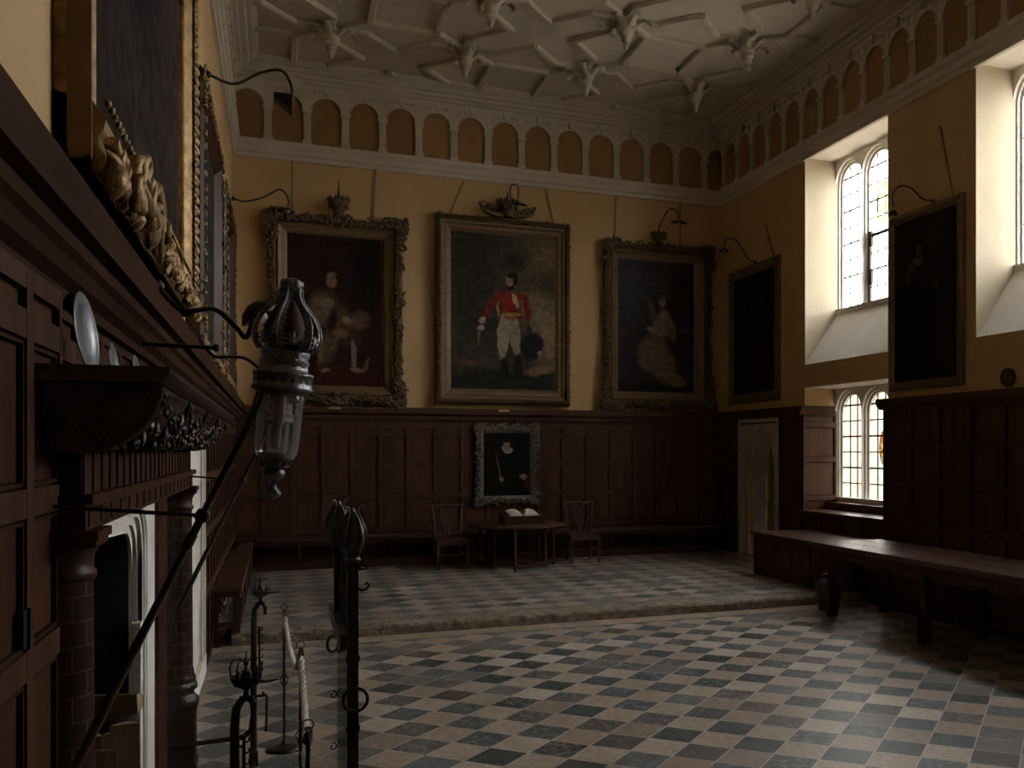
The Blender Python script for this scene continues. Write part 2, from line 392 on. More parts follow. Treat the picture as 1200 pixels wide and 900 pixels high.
# cornices and arcaded frieze on three walls
def sweep(m, fn, prof, a, b): m.prism(prof, lambda u, v, t: fn(t, v, u), a, b)
LOW = [(0, 6.43), (.035, 6.44), (.04, 6.50), (.065, 6.52), (.07, 6.60), (.10, 6.64), (.11, 6.70), (.085, 6.715), (0, 6.72)]
UP = [(0, 7.60), (.03, 7.61), (.035, 7.655), (.07, 7.665), (.085, 7.70), (.14, 7.715), (.15, 7.755), (.22, 7.77), (.25, 7.81), (.30, 7.82), (.37, 7.87), (.375, 7.91), (0, 7.91)]
BAY = .566
def frieze(fn, a0, a1, anchor, name):
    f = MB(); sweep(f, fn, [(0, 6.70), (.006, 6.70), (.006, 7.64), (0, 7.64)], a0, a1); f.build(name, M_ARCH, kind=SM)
    p = MB(); R = BAY / 2 - .055; ZS = 7.235; n0 = .006; n1 = .045
    kk = math.floor((a0 - anchor) / BAY)
    while anchor + kk * BAY < a1:
        c = anchor + kk * BAY; kk += 1; mid = c + BAY / 2
        if c + BAY < a0 or c > a1 + .02: continue
        lo, hi = max(c - .055, a0), min(c + .055, a1)
        if c > a0 - .02:
            p.prism([(lo, 6.72), (hi, 6.72), (hi, ZS), (lo, ZS)], fn, n0, n1)
            for q in (-.028, .012): p.prism([(c + q, 6.80), (c + q + .016, 6.80), (c + q + .016, ZS - .03), (c + q, ZS - .03)], fn, n1, n1 + .012)
            p.prism([(c - .07, 6.72), (c + .07, 6.72), (c + .07, 6.78), (c - .07, 6.78)], fn, n0, n1 + .015)
            p.prism([(c - .075, ZS - .035), (c + .075, ZS - .035), (c + .075, ZS + .012), (c - .075, ZS + .012)], fn, n0, n1 + .022)
        # spandrels over the arch c -> c + BAY
        nseg = 14; pts = [(mid - R * math.cos(PI * i / nseg), ZS + R * 1.03 * math.sin(PI * i / nseg)) for i in range(nseg + 1)]
        pts = [(c, ZS)] + pts + [(c + BAY, ZS)]
        for (u0, v0), (u1, v1) in zip(pts[:-1], pts[1:]):
            if u1 < a0 + .002 or u0 > a1 - .002: continue
            u0 = max(u0, a0); u1 = min(u1, a1)
            p.add([fn(u0, v0, n1), fn(u1, v1, n1), fn(u1, 7.62, n1), fn(u0, 7.62, n1)], [(0, 1, 2, 3)])
            p.add([fn(u0, v0, n0), fn(u1, v1, n0), fn(u1, v1, n1), fn(u0, v0, n1)], [(0, 1, 2, 3)])
        rp = [fn(u, v, n1 + .002) for u, v in pts[1:-1]]
        if a0 < c and c + BAY < a1:
            p.tube(rp, .011, 6)
            p.prism([(mid - .022, 7.50), (mid + .022, 7.50), (mid + .038, 7.61), (mid - .038, 7.61)], fn, n1, n1 + .05)
            for q in (-.17, -.10, .10, .17):
                cc = fn(mid + q, 7.565 - abs(q) * .15, n1 + .004); p.ell(cc, (.022, .022, .022))
            for q in (-1, 1):     # leaf scroll in the spandrel
                sp = [fn(c + BAY / 2 + q * (BAY / 2 - .045 - .035 * math.sin(t)), 7.42 + .05 * t / 1.5 + .02 * math.cos(2 * t), n1 + .006) for t in [x * .35 for x in range(12)]]
                p.tube(sp, .008, 5)
    return p
T = MB()
for fn, a0, a1, anc in ((back, XL, XR, .431), (right, 1.5, YB, 16.09 - .19), (left, 1.5, YB, 16.09 - .19)):
    p = frieze(fn, a0, a1, anc, 'trim_4' if fn is back else ('trim_5' if fn is right else 'trim_6'))
    p.build('trim_7' if fn is back else ('trim_8' if fn is right else 'trim_9'), M_WHITE, kind=SM)
    c = MB(); sweep(c, fn, LOW, a0, a1); sweep(c, fn, UP, a0, a1)
    c.build('trim_10' if fn is back else ('trim_11' if fn is right else 'trim_12'), M_WHITE, kind=SM)

# strapwork ribs of the ceiling
U = 1.865; CX = [3.50 - 1.5 * U, 3.50 - .5 * U, 3.50 + .5 * U, 3.50 + 1.5 * U]; CY = [14.33 - 1.85 * i for i in range(6)]
rib = MB(); XA, XB, YE = XL + .36, XR - .36, YB - .36
def rseg(a, b):
    a, b = list(a), list(b)
    # clip to the flat of the ceiling
    for ax, lo, hi in ((0, XA, XB), (1, YF, YE)):
        if max(a[ax], b[ax]) < lo or min(a[ax], b[ax]) > hi: return
        for p, q in ((a, b), (b, a)):
            for lim, bad in ((lo, p[ax] < lo), (hi, p[ax] > hi)):
                if bad:
                    t = (lim - p[ax]) / (q[ax] - p[ax]); p[1 - ax] += (q[1 - ax] - p[1 - ax]) * t; p[ax] = lim
    if math.dist(a, b) < .03: return
    A, B = Vector((*a, 0)), Vector((*b, 0)); t = (B - A).normalized(); nn = Vector((-t.y, t.x, 0)); e = t * .022
    vs = []
    for P in (A - e, B + e):
        for w, z in ((-.052, ZC + .01), (-.052, ZC - .045), (-.036, ZC - .065), (.036, ZC - .065), (.052, ZC - .045), (.052, ZC + .01)):
            v = P + nn * w; vs.append((v.x, v.y, z))
    rib.add(vs, [(i, i + 1, i + 7, i + 6) for i in range(5)] + [(0, 1, 2, 3, 4, 5), (11, 10, 9, 8, 7, 6)])
for i in range(-1, 4):                    # column gaps
    for j in range(-1, 6):                # row gaps, going towards the camera
        x0 = CX[0] + i * U; y0 = CY[0] - j * 1.85; y1 = y0 - 1.85; x1 = x0 + U; V = 1.85
        P = lambda fx, fy: (x0 + fx * U, y0 - fy * V)
        if (i + j) % 2 == 0:              # boxed cell
            rseg(P(0, 0), P(.255, .22)); rseg(P(1, 0), P(.745, .22)); rseg(P(0, 1), P(.255, .78)); rseg(P(1, 1), P(.745, .78))
            rseg(P(.255, .22), P(.745, .22)); rseg(P(.255, .78), P(.745, .78)); rseg(P(.255, .22), P(.255, .78)); rseg(P(.745, .22), P(.745, .78))
        else:                             # starred cell
            rseg(P(0, 0), P(.255, 0)); rseg(P(.255, 0), P(.5, .27)); rseg(P(.5, .27), P(.745, 0)); rseg(P(.745, 0), P(1, 0))
            rseg(P(0, 1), P(.255, 1)); rseg(P(.255, 1), P(.5, .73)); rseg(P(.5, .73), P(.745, 1)); rseg(P(.745, 1), P(1, 1))
            for fx, s_ in ((0, 1), (1, -1)):
                rseg(P(fx, 0), P(fx, .22)); rseg(P(fx, .22), P(fx + s_ * .255, .5)); rseg(P(fx + s_ * .255, .5), P(fx, .78)); rseg(P(fx, .78), P(fx, 1))
rib.build('strapwork', M_WHITE, CEIL)
def pendant():
    m = MB()
    m.lathe([(.02, 0), (.13, 0), (.14, -.05), (.12, -.08), (.10, -.12), (.125, -.15), (.10, -.185), (.085, -.20), (.10, -.225), (.075, -.26), (.062, -.27), (.075, -.295), (.05, -.33), (.04, -.34), (.052, -.36), (.03, -.39), (.035, -.405), (.005, -.44)], n=14)
    o = m.build('pendant_boss', M_WHITE, CEIL, local=True)
    l = MB()
    for q in range(6):
        a = q * PI / 3 + .3; ca, sa = math.cos(a), math.sin(a); st = len(l.v)
        pts = [(.09, -.14), (.15, -.11), (.21, -.05), (.28, -.025), (.34, -.05), (.36, -.10), (.33, -.13)]
        vs = []
        for ii, (r, z) in enumerate(pts):
            w = [.02, .035, .045, .045, .04, .03, .012][ii]
            for sgn in (-1, 0, 1):
                vs.append((r * ca - sgn * w * sa, r * sa + sgn * w * ca, z + (.012 if sgn == 0 else 0)))
        n_ = len(vs); vs += [(x_, y_, z_ - .012) for x_, y_, z_ in vs]
        fs = []
        for ii in range(6):
            for w in range(2):
                b_ = ii * 3 + w; fs.append((b_, b_ + 1, b_ + 4, b_ + 3)); fs.append((n_ + b_, n_ + b_ + 3, n_ + b_ + 4, n_ + b_ + 1))
            fs.append((ii * 3, ii * 3 + 3, n_ + ii * 3 + 3, n_ + ii * 3)); fs.append((ii * 3 + 2, n_ + ii * 3 + 2, n_ + ii * 3 + 5, ii * 3 + 5))
        l.add(vs, fs, True)
    lf = l.build('leaf', M_WHITE, o, local=True)
    return o, lf
p0, l0 = pendant(); first = True
for i in range(4):
    for j in range(3):
        if first: o = p0; first = False
        else:
            o = p0.copy(); COL.objects.link(o); o.parent = CEIL; q = l0.copy(); COL.objects.link(q); q.parent = o
        o.location = (CX[i], CY[j], ZC - .02); o.rotation_euler = (0, 0, .4 * i + .7 * j)

# ------------------------------------------------------------------ oak panelling
M_PANEL = simple('oak_panel_field', (.092, .036, .018), (.048, .020, .011), .45, scale=2.0, stretch=(3, 3, .4), bump=.05, bscale=30, waxy=.02)
M_GROOVE = simple('oak_panel_bead', (.052, .025, .016), None, .6, scale=5, waxy=.012)
def panel_field(m, fn, a0, a1, zs, na, base=.0, n_st=.030):
    """flat field at n=base with raised stiles and rails; zs = rail centre heights"""
    m.mi = 1; m.prism([(a0, zs[0]), (a1, zs[0]), (a1, zs[-1]), (a0, zs[-1])], fn, 0, base); m.mi = 0
    w = .035
    for z in zs: m.prism([(a0, z - w), (a1, z - w), (a1, z + w), (a0, z + w)], fn, base, base + n_st)
    for i in range(na + 1):
        a = a0 + (a1 - a0) * i / na
        m.prism([(max(a0, a - w), zs[0]), (min(a1, a + w), zs[0]), (min(a1, a + w), zs[-1]), (max(a0, a - w), zs[-1])], fn, base, base + n_st + .001)
    for i in range(na):           # raised edge bead inside each panel
        b0, b1 = a0 + (a1 - a0) * i / na + w + .006, a0 + (a1 - a0) * (i + 1) / na - w - .006
        for z0, z1 in zip(zs[:-1], zs[1:]):
            c0, c1 = z0 + w + .006, z1 - w - .006
            if c1 - c0 < .06: continue
            t = .010; m.mi = 2
            for q in ([(b0, c0), (b1, c0), (b1, c0 + t), (b0, c0 + t)], [(b0, c1 - t), (b1, c1 - t), (b1, c1), (b0, c1)],
                      [(b0, c0), (b0 + t, c0), (b0 + t, c1), (b0, c1)], [(b1 - t, c0), (b1, c0), (b1, c1), (b1 - t, c1)]):
                m.prism(q, fn, base, base + .014)
            m.mi = 0
LEDGE = [(0, 2.36), (.075, 2.37), (.08, 2.40), (.11, 2.42), (.125, 2.455), (.145, 2.47), (.15, 2.50), (.185, 2.51), (.19, 2.615), (.18, 2.63), (0, 2.63)]
m = MB()
panel_field(m, back, XL, XR, [ZD, .67, 1.207, 1.707, 2.206, 2.34], 19, .05)
m.prism([(0, 2.34), (.06, 2.34), (.07, 2.40), (.10, 2.45), (.105, 2.50), (.16, 2.53), (.165, 2.60), (.15, 2.63), (0, 2.63)], lambda u, v, t: back(t, v, u), XL, XR)
m.build('trim_13', [M_WOOD, M_PANEL, M_GROOVE], kind=SM)
m = MB()
panel_field(m, left, -1.0, 3.12, [0, .45, .98, 1.43, 1.82, 2.25, 2.37], 11, .06, .018)
panel_field(m, left, 7.02, 7.35, [0, .67, 1.2, 1.7, 2.2, 2.37], 1, .03, .018)
panel_field(m, left, 9.45, YB, [0, .67, 1.207, 1.707, 2.206, 2.37], 14, .03, .018)
panel_field(m, left, 3.12, 7.02, [2.13, 2.25, 2.37], 9, .03, .018)
panel_field(m, left, 7.35, 9.45, [2.2, 2.37], 5, .03, .018)
m.build('trim_14', [M_WOOD, M_PANEL, M_GROOVE], kind=SM)
m = MB(); m.prism(LEDGE, lambda u, v, t: left(t, v, u), -1.0, YB - .02); m.build('trim_15', M_LEDGE, kind=SM)
m = MB()
pf = lambda a0, a1, zs, na: panel_field(m, right, a0, a1, zs, na, .05)
pf(15.17, YB, [ZD, .67, 1.207, 1.707, 2.206, 2.5], 2)
pf(13.035, 13.73, [ZD, .67, 1.207, 1.707, 2.206, 2.5], 1)
pf(13.73, 15.17, [2.42, 2.5], 3)
pf(10.82, 13.035, [ZD, .55, .98], 4)
pf(.5, 10.82, [0, .45, .98, 1.5, 2.0, 2.5], 18)
for a0, a1 in ((13.035, YB), (.5, 10.82)):
    m.prism([(0, 2.46), (.07, 2.47), (.08, 2.50), (.12, 2.54), (.125, 2.60), (.11, 2.63), (0, 2.63)], lambda u, v, t: right(t, v, u), a0, a1)
# panelled returns inside the reveal of the low window, with their capping
for y, sg in ((13.035, -1), (10.82, 1)):
    fn = lambda a, z, n, y=y, sg=sg: (a, y + sg * n, z)
    panel_field(m, fn, XR - .05, XG - .03, [1.0, 1.20, 1.80, 2.34, 2.52], 1, .02)
    m.prism([(0, 2.48), (.06, 2.50), (.10, 2.55), (.115, 2.60), (.10, 2.63), (0, 2.63)], lambda u, v, t, y=y, sg=sg: (t, y + sg * u, v), XR - .13, XG - .10)
m.build('trim_16', [M_WOOD, M_PANEL, M_GROOVE], kind=SM)
m = MB(); m.box(XR - .12, 10.83, .985, XG, 13.03, 1.02); m.box(XG - .22, 10.83, 1.02, XG + .12, 13.03, 1.135); m.build('trim_17', M_WOODH, kind=SM)

# ------------------------------------------------------------------ windows
def arch_pts(y0, y1, zs, n=12, pointed=.0):
    c = (y0 + y1) / 2; r = (y1 - y0) / 2
    return [(c - r * math.cos(PI * i / n), zs + r * 1.02 * math.sin(PI * i / n) ** .9) for i in range(n + 1)]
def window(name, y0, y1, z0, ztop, nrow, pane_mat, casement=None, roundel=None):
    NL = 3; pitch = (y1 - y0) / NL; fr = .145; gw = pitch - fr; zs = ztop - gw / 2 - .08
    st = MB(); ld = MB(); gl = MB(); X0, X1 = XG, XG + .12
    fn = lambda a, z, t: (t, a, z)
    for i in range(NL):
        a = y0 + pitch * i; b = a + pitch; g0, g1 = a + fr / 2, b - fr / 2
        # stepped stone frame: three orders, each set a little further back
        for step, (gx0, gx1) in enumerate(((X0 - .03, X0 + .02), (X0 + .02, X0 + .06), (X0 + .06, X1))):
            e = .038 * (2 - step); h0, h1 = g0 - e, g1 + e
            if h0 < a: h0 = a + .004
            if h1 > b: h1 = b - .004
            st.prism([(a, z0), (h0, z0), (h0, zs), (a, zs)], fn, gx0, gx1)
            st.prism([(h1, z0), (b, z0), (b, zs), (h1, zs)], fn, gx0, gx1)
            ap = [(a, zs)] + arch_pts(h0, h1, zs, 14) + [(b, zs)]
            for (u0, v0), (u1, v1) in zip(ap[:-1], ap[1:]):
                for gx in (gx0, gx1): st.add([fn(u0, v0, gx), fn(u1, v1, gx), fn(u1, ztop + .1, gx), fn(u0, ztop + .1, gx)], [(0, 1, 2, 3)])
                st.add([fn(u0, v0, gx0), fn(u1, v1, gx0), fn(u1, v1, gx1), fn(u0, v0, gx1)], [(0, 1, 2, 3)], True)
        st.box(X0 - .03, a, z0 - .06, X1, b, z0 + .02)
        gp = [(g0, z0)] + arch_pts(g0, g1, zs, 14) + [(g1, z0)]
        gl.add([fn(u, v, X0 + .085) for u, v in gp], [tuple(range(len(gp)))])
        xb = X0 + .078; w = .0095
        for q in (1, 2):
            yy = g0 + gw * q / 3; zt = zs + (gw / 2) * math.sin(math.acos(abs(yy - (g0 + g1) / 2) / (gw / 2)))
            ld.box(xb - .006, yy - w, z0, xb + .006, yy + w, zt)
        for r in range(1, nrow):
            zz = z0 + (ztop - z0) * r / nrow; hw = gw / 2
            if zz > zs: hw = hw * math.sqrt(max(.05, 1 - ((zz - zs) / (gw / 2)) ** 2))
            c = (g0 + g1) / 2; t_ = .009 if r % 2 else .013
            ld.box(xb - .006, c - hw, zz - t_, xb + .006, c + hw, zz + t_)
    root = st.build(name, M_STONE, kind=SM)
    ld.build('lead_came', M_LEAD, root); gl.build('pane', pane_mat, root)
    if roundel:
        yy, zc, ry, rz, gm = roundel
        r_ = MB(); r_.lathe([(.001, 0), (1, 0)], n=20, caps=False); r_.xf(Matrix.Translation((XG + .076, yy, zc)) @ Matrix.Rotation(PI / 2, 4, 'Y') @ Matrix.Diagonal((rz, ry, 1, 1)))
        r_.build('stained_roundel', gm, root, label='stained glass roundel')
        r2 = MB(); r2.tube([(XG + .072, yy + ry * math.cos(t * PI / 12), zc + rz * math.sin(t * PI / 12)) for t in range(24)], .006, 5, closed=True); r2.build('roundel_border', M_LEAD, root)
    if casement:
        ya, yb, za, zb = casement; c = MB(); x0 = XG + .05; x1 = XG + .085
        for q in ((ya, za, ya + .04, zb), (yb - .04, za, yb, zb), (ya, zb - .045, yb, zb), (ya, za, yb, za + .03)):
            c.box(x0, q[0], q[1], x1, q[2], q[3])
        for zz in (za + .28, za + .85): c.box(x0 - .01, yb - .09, zz, x1, yb, zz + .22)
        c.build('iron_casement', M_IRON, root)
    return root
pitch = 2.215 / 3; l2 = 13.035 - 1.5 * pitch
window('window_1', 10.82, 13.035, 4.135, 6.44, 9, G_PANE, casement=(l2 - .30, l2 + .30, 4.15, 5.18), roundel=(l2 - .05, 5.60, .17, .30, G_YEL))
window('window_2', 6.863, 9.078, 4.135, 6.44, 9, G_PANE)
window('window_3', 2.906, 5.121, 4.135, 6.44, 9, G_PANE)
window('window_4', 10.82, 13.035, 1.19, 2.88, 7, G_CREAM, roundel=(l2 - .10, 1.98, .15, .27, G_RED))
# what stands outside the glass: the court floor and a pale stone range across it
MB().box(8.5, -14, -1.2, 60, 80, -1.0).build('court_paving', M_EXT, kind=SM)
MB().box(24, -14, -1.0, 30, 80, 5.2).build('court_range', M_RANGE, kind=SM)

# ------------------------------------------------------------------ doorway in the right wall
m = MB(); fn = right
ap = lambda r, zs, c, n=8: [(c - r + (r * 2.1) * (1 - math.cos(t)) , zs + r * 2.1 * math.sin(t)) for t in [math.acos(1 - 1 / 2.1) * i / n for i in range(n + 1)]]
def gothic(c, r, zs, n=8):
    L = ap(r, zs, c, n); return L + [(2 * c - u, v) for u, v in L[::-1][1:]]
cD = (DY0 + DY1) / 2; outer = (13.735, 15.165, 2.45)
for step, (r, n0, n1) in enumerate(((.60, .055, .075), (.54, .02, .055), (.48, -.06, .02), (.42, -.30, -.06))):
    zs = 1.50; pts = [(outer[0], zs)] + gothic(cD, r, zs) + [(outer[1], zs)]
    if step: oz = 2.43
    else: oz = 2.45
    for (u0, v0), (u1, v1) in zip(pts[:-1], pts[1:]):
        for nn in (n1,): m.add([fn(u0, v0, nn), fn(u1, v1, nn), fn(u1, oz, nn), fn(u0, oz, nn)], [(0, 1, 2, 3)])
        m.add([fn(u0, v0, n0), fn(u1, v1, n0), fn(u1, v1, n1), fn(u0, v0, n1)], [(0, 1, 2, 3)], True)
    m.prism([(outer[0], ZD), (cD - r, ZD), (cD - r, zs), (outer[0], zs)], fn, n0, n1)
    m.prism([(cD + r, ZD), (outer[1], ZD), (outer[1], zs), (cD + r, zs)], fn, n0, n1)
for q in ((outer[0] - .02, ZD, outer[0] + .04, 2.47), (outer[1] - .04, ZD, outer[1] + .02, 2.47), (outer[0], 2.41, outer[1], 2.47)):
    m.prism([(q[0], q[1]), (q[2], q[1]), (q[2], q[3]), (q[0], q[3])], fn, .05, .095)
dr = m.build('door_1', M_STONED, kind=SM)
m = MB(); m.prism([(DY0 - .02, ZD), (DY1 + .02, ZD), (DY1 + .02, 2.24), (DY0 - .02, 2.24)], fn, -.36, -.31)
for i in range(1, 5): m.prism([(DY0 + .168 * i - .006, ZD), (DY0 + .168 * i + .006, ZD), (DY0 + .168 * i + .006, 2.22), (DY0 + .168 * i - .006, 2.22)], fn, -.31, -.302)
dl = m.build('door_leaf', M_DOORW, dr)
m = MB(); m.tube([right(DY1 - .10, 1.06, -.31), right(DY1 - .10, 1.06, -.25)], .012); m.tube([right(DY1 - .10 + .045 * math.cos(t * PI / 8), 1.02 + .045 * math.sin(t * PI / 8), -.26) for t in range(16)], .008, 6, closed=True)
m.build('door_handle', M_IRON, dl)

# ================================================================== chimneypiece on the left wall
XS = -.620                                           # stone surround plane
m = MB(); grid_wall(m, lambda a, z, t: (t, a, z), [3.1, FY0 - .075, FY0, FY1, FY1 + .075, 6.6], [0, 1.10, 2.0], [(FY0, FY1, 0, 1.10), (FY0 - .075, FY1 + .075, 1.10, 2.0)], XS, XS - .05)
# four-centred arch head: fill the corners, with stepped moulding around it
def fire_arch(inset, top, n=7):
    y0, y1 = FY0 - inset, FY1 + inset; r = .22
    L = [(y0, 1.10)] + [(y0 + r - r * math.cos(PI / 2 * i / n), top - r * .95 - .03 + r * .95 * math.sin(PI / 2 * i / n)) for i in range(n + 1)]
    return L + [((y0 + y1) / 2, top)] + [(y0 + y1 - u, v) for u, v in L[::-1]]
fnS = lambda a, z, t: (t, a, z)
for (ins, top, x0, x1) in ((0, 1.59, XS - .05, XS - .035), (.035, 1.625, XS - .035, XS - .02), (.075, 1.66, XS - .02, XS - .001)):
    pts = fire_arch(ins, top)
    for (u0, v0), (u1, v1) in zip(pts[:-1], pts[1:]):
        m.add([fnS(u0, v0, x1), fnS(u1, v1, x1), fnS(u1, 2.0, x1), fnS(u0, 2.0, x1)], [(0, 1, 2, 3)])
        m.add([fnS(u0, v0, x0), fnS(u1, v1, x0), fnS(u1, v1, x1), fnS(u0, v0, x1)], [(0, 1, 2, 3)], True)
pts = fire_arch(.15, 1.705)
m.tube([fnS(u, v, XS + .006) for u, v in [(FY0 - .15, 0)] + pts + [(FY1 + .15, 0)]], .012, 6)
pts = fire_arch(.11, 1.685)
m.tube([fnS(u, v, XS + .003) for u, v in [(FY0 - .11, 0)] + pts + [(FY1 + .11, 0)]], .009, 6)

fire = thing('chimneypiece', 'dark carved oak chimneypiece with banded columns and pale stone fireplace on the left wall', 'fireplace', (XS, 4.8, 0))
m.build('stone_surround', M_STONE, fire)
m = MB()
for q in ((-1.45, FY0 - .4, 0, -1.35, FY1 + .4, 1.9), (-1.4, FY0 - .42, 0, XS - .055, FY0 - .02, 1.9), (-1.4, FY1 + .02, 0, XS - .055, FY1 + .42, 1.9), (-1.4, FY0 - .4, 1.6, XS - .055, FY1 + .4, 1.9), (-1.4, FY0 - .4, -.02, XS - .055, FY1 + .4, .03)): m.box(*q)
m.build('fireback', M_SOOT, fire)
EX = -.49                                            # entablature face
for yc in (3.17, 6.60):
    m = MB(); m.lathe([(.102, .53), (.102, .56), (.092, .575), (.093, .60), (.086, .62), (.084, 1.0), (.080, 1.60)], (-.565, yc, 0), 24)
    cl = m.build('column', M_COLUMN, fire, origin=(-.565, yc, 0))
    m = MB(); m.cbox(-.565, yc, 0, .22, .24, .04); m.cbox(-.565, yc, .04, .20, .21, .33); m.cbox(-.565, yc, .37, .225, .235, .035)
    m.lathe([(.115, .405), (.118, .43), (.10, .45), (.092, .47), (.112, .49), (.112, .515), (.095, .535)], (-.565, yc, 0), 24); m.build('pedestal', M_CARVE, cl)
    m = MB(); m.lathe([(.080, 1.58), (.090, 1.59), (.090, 1.605), (.082, 1.615), (.083, 1.65), (.098, 1.68)], (-.565, yc, 0), 24)
    m.cbox(-.565, yc, 1.68, .205, .22, .02); m.cbox(-.565, yc, 1.70, .22, .24, .025); m.build('capital', M_WOODBR, cl)
    m = MB(); m.box(XS, yc - (.65 if yc > 5 else .05), 0, XS + .02, yc - .20 if yc > 5 else yc + .14, 1.72); m.build('pilaster', M_WOODBR, fire)
m = MB(); m.box(XS, 3.08, 1.72, EX, 6.72, 1.82)      # architrave with small dentil blocks
m.box(XS, 3.06, 1.80, EX + .02, 6.74, 1.825)
for i in range(18): m.box(EX, 3.12 + i * .2, 1.735, EX + .004, 3.12 + i * .2 + .12, 1.785)
m.box(XS, 3.08, 1.82, EX - .01, 6.72, 1.965)
m.build('architrave', M_WOODBR, fire)
for i in range(24):
    y = 3.09 + i * .153; m = MB(); m.prism([(y, 1.826), (y + .035, 1.826), (y + .035, 1.955), (y, 1.955)], lambda u, v, q: (q, u, v), EX - .012, EX - .004); m.build('rib', M_WOODBR, fire)
COVE = [(EX + .0, 1.945), (EX + .03, 1.95), (EX + .035, 1.965), (EX + .09, 1.985), (EX + .135, 2.02), (EX + .165, 2.06), (EX + .18, 2.10), (EX + .19, 2.115), (EX + .19, 2.13), (XS, 2.13), (XS, 1.945)]
m = MB(); m.prism(COVE, lambda u, v, t: (u, t, v), 2.98, 6.82); m.build('coved_frieze', M_CARVE, fire)
for i in range(5):                                   # scrolled brackets across the cove
    y = 3.0 + i * .92; m = MB()
    m.prism([(EX + .0, 1.94), (EX + .036, 1.945), (EX + .10, 1.970), (EX + .15, 2.01), (EX + .180, 2.055), (EX + .195, 2.10), (EX + .196, 2.125), (EX + .1, 2.12)], lambda u, v, t: (u, t, v), y, y + .11, True)
    m.tube([(EX + .182 + .016 * math.cos(t), y + .055, 2.095 + .016 * math.sin(t)) for t in [x * .7 for x in range(9)]], .011, 6)
    m.build('scroll_bracket', M_CARVE, fire)
m = MB()
random.seed(3)
for i in range(8):                                   # carved leafwork between the brackets
    for q in range(24):
        y = 3.10 + i * .46 + random.random() * .33; t = random.uniform(.15, .9); j = .8 * PI / 2 * t
        cx_, cz = EX + .045 + .135 * math.sin(j * 1.1), 1.965 + .14 * (1 - math.cos(j * 1.25))
        m.ell((cx_ + .006, y, cz - .006), (.009, random.uniform(.014, .034), random.uniform(.008, .012)), Matrix.Rotation(random.uniform(-1.2, 1.2), 3, 'X'), 7, 4)
m.build('carving', M_CARVE, fire, kind='stuff')
m = MB(); SH = [(XS, 2.128), (EX + .20, 2.128), (EX + .215, 2.14), (EX + .225, 2.155), (EX + .225, 2.17), (XS, 2.17)]
m.prism(SH, lambda u, v, t: (u, t, v), 2.87, 6.95); m.build('mantelshelf', M_CARVE, fire)
# pale stone jamb beyond the chimneypiece and the boxed post next to it
m = MB(); m.box(XS - .1, 7.35, 0, XS + .01, 9.36, 2.2); m.box(XS, 7.4, 0, XS + .045, 9.38, .16); m.box(XS + .02, 9.05, .16, XS + .035, 9.14, 2.2); m.box(XS + .02, 9.28, .16, XS + .04, 9.36, 2.2)
m.build('door_2', M_STONE, kind=SM)
m = MB(); m.box(XL, 9.37, 0, XL + .05, 9.46, 2.36); m.build('trim_18', M_WOODBR, kind=SM)
# door hinge on the near panelling
m = MB(); m.box(-.553, 2.66, 1.48, -.548, 2.74, 1.57)
hp = m.build('panel_hinge', M_IRON); tag(hp, 'small iron butterfly hinge on the near left panelling', 'hinge')
m = MB(); m.tube([(-.545, 2.70, 1.475), (-.545, 2.70, 1.575)], .005, 8); m.build('hinge_pin', M_IRON, hp)

# logs standing in the fireplace
def log(a, b, r, lab):
    root = MB(); A, B = Vector(a), Vector(b); t = (B - A).normalized(); up = Vector((0, 1, 0)) if abs(t.y) < .9 else Vector((0, 0, 1))
    x = t.cross(up).normalized(); y = x.cross(t); n = 7; jr = [r * random.uniform(.75, 1.1) for _ in range(n)]
    poly = [(jr[i] * math.cos(PI * i / (n - 1)), jr[i] * math.sin(PI * i / (n - 1))) for i in range(n)]
    fn = lambda u, v, s: tuple(A + (B - A) * s + x * u + y * v)
    root.prism(poly, fn, 0, 1)
    o = root.build('split_log', M_LOG, label=lab, cat='log', group='logs in the fireplace')
    bk = MB(); vs = []; 
    for s in (0.0, 1.0):
        for i in range(n): vs.append(fn(poly[i][0] * 1.04, poly[i][1] * 1.06, s))
    bk.add(vs, [(i, i + 1, n + i + 1, n + i) for i in range(n - 1)]); bk.build('bark', M_BARK, o)
log((-.565, 4.56, .0), (-.590, 4.60, .80), .062, 'pale split log standing tallest, rightmost in the fireplace')
log((-.70, 4.46, .0), (-.675, 4.52, .72), .055, 'split log standing upright, leftmost of the fireplace logs')
log((-.66, 4.66, .0), (-.640, 4.70, .74), .045, 'dark upright split log between the two pale fireplace logs')
log((-.80, 4.95, .815), (-.575, 4.86, .825), .050, 'log lying flat across the top of the others')
log((-.84, 4.74, .0), (-.72, 4.62, .76), .04, 'thin dark log leaning behind the upright ones')
m = MB(); m.box(-1.1, 4.80, .03, -.56, 5.2, .40); m.box(-1.1, 4.82, .40, -.60, 5.15, .76); o = m.build('fire_grate', M_IRON, bevel=.01); tag(o, 'black iron fire grate behind the standing logs', 'grate')

# plates standing along the mantelshelf
def plate(r, lab, y, x=-.52, first=[None]):
    if first[0] is None:
        t = thing('pewter_plate', lab, 'plate', (0, 0, 0), 0, 'pewter plates on the mantelshelf')
        m = MB(); m.lathe([(.001, .012), (.60, .012), (.66, .03), (.72, .055), (.98, .075), (1.0, .07), (1.0, .055), (.70, .035), (.60, -.01), (.001, -.01)], n=36)
        m.xf(Matrix.Rotation(PI / 2, 4, 'Y')); m.build('dish', M_PEWTER, t, local=True)
        m = MB(); m.tube([(.06 + .004, .985 * math.cos(k * PI / 18), .985 * math.sin(k * PI / 18)) for k in range(36)], .02, 5, closed=True); m.build('rim', M_PEWTER, t, local=True)
        first[0] = t
    else: t = copy_tree(first[0])
    t['label'] = lab; t.location = (x, y, 2.172 + r); t.scale = (r, r, r); t.rotation_euler = (0, -.12, random.uniform(-.09, -.04)); return t
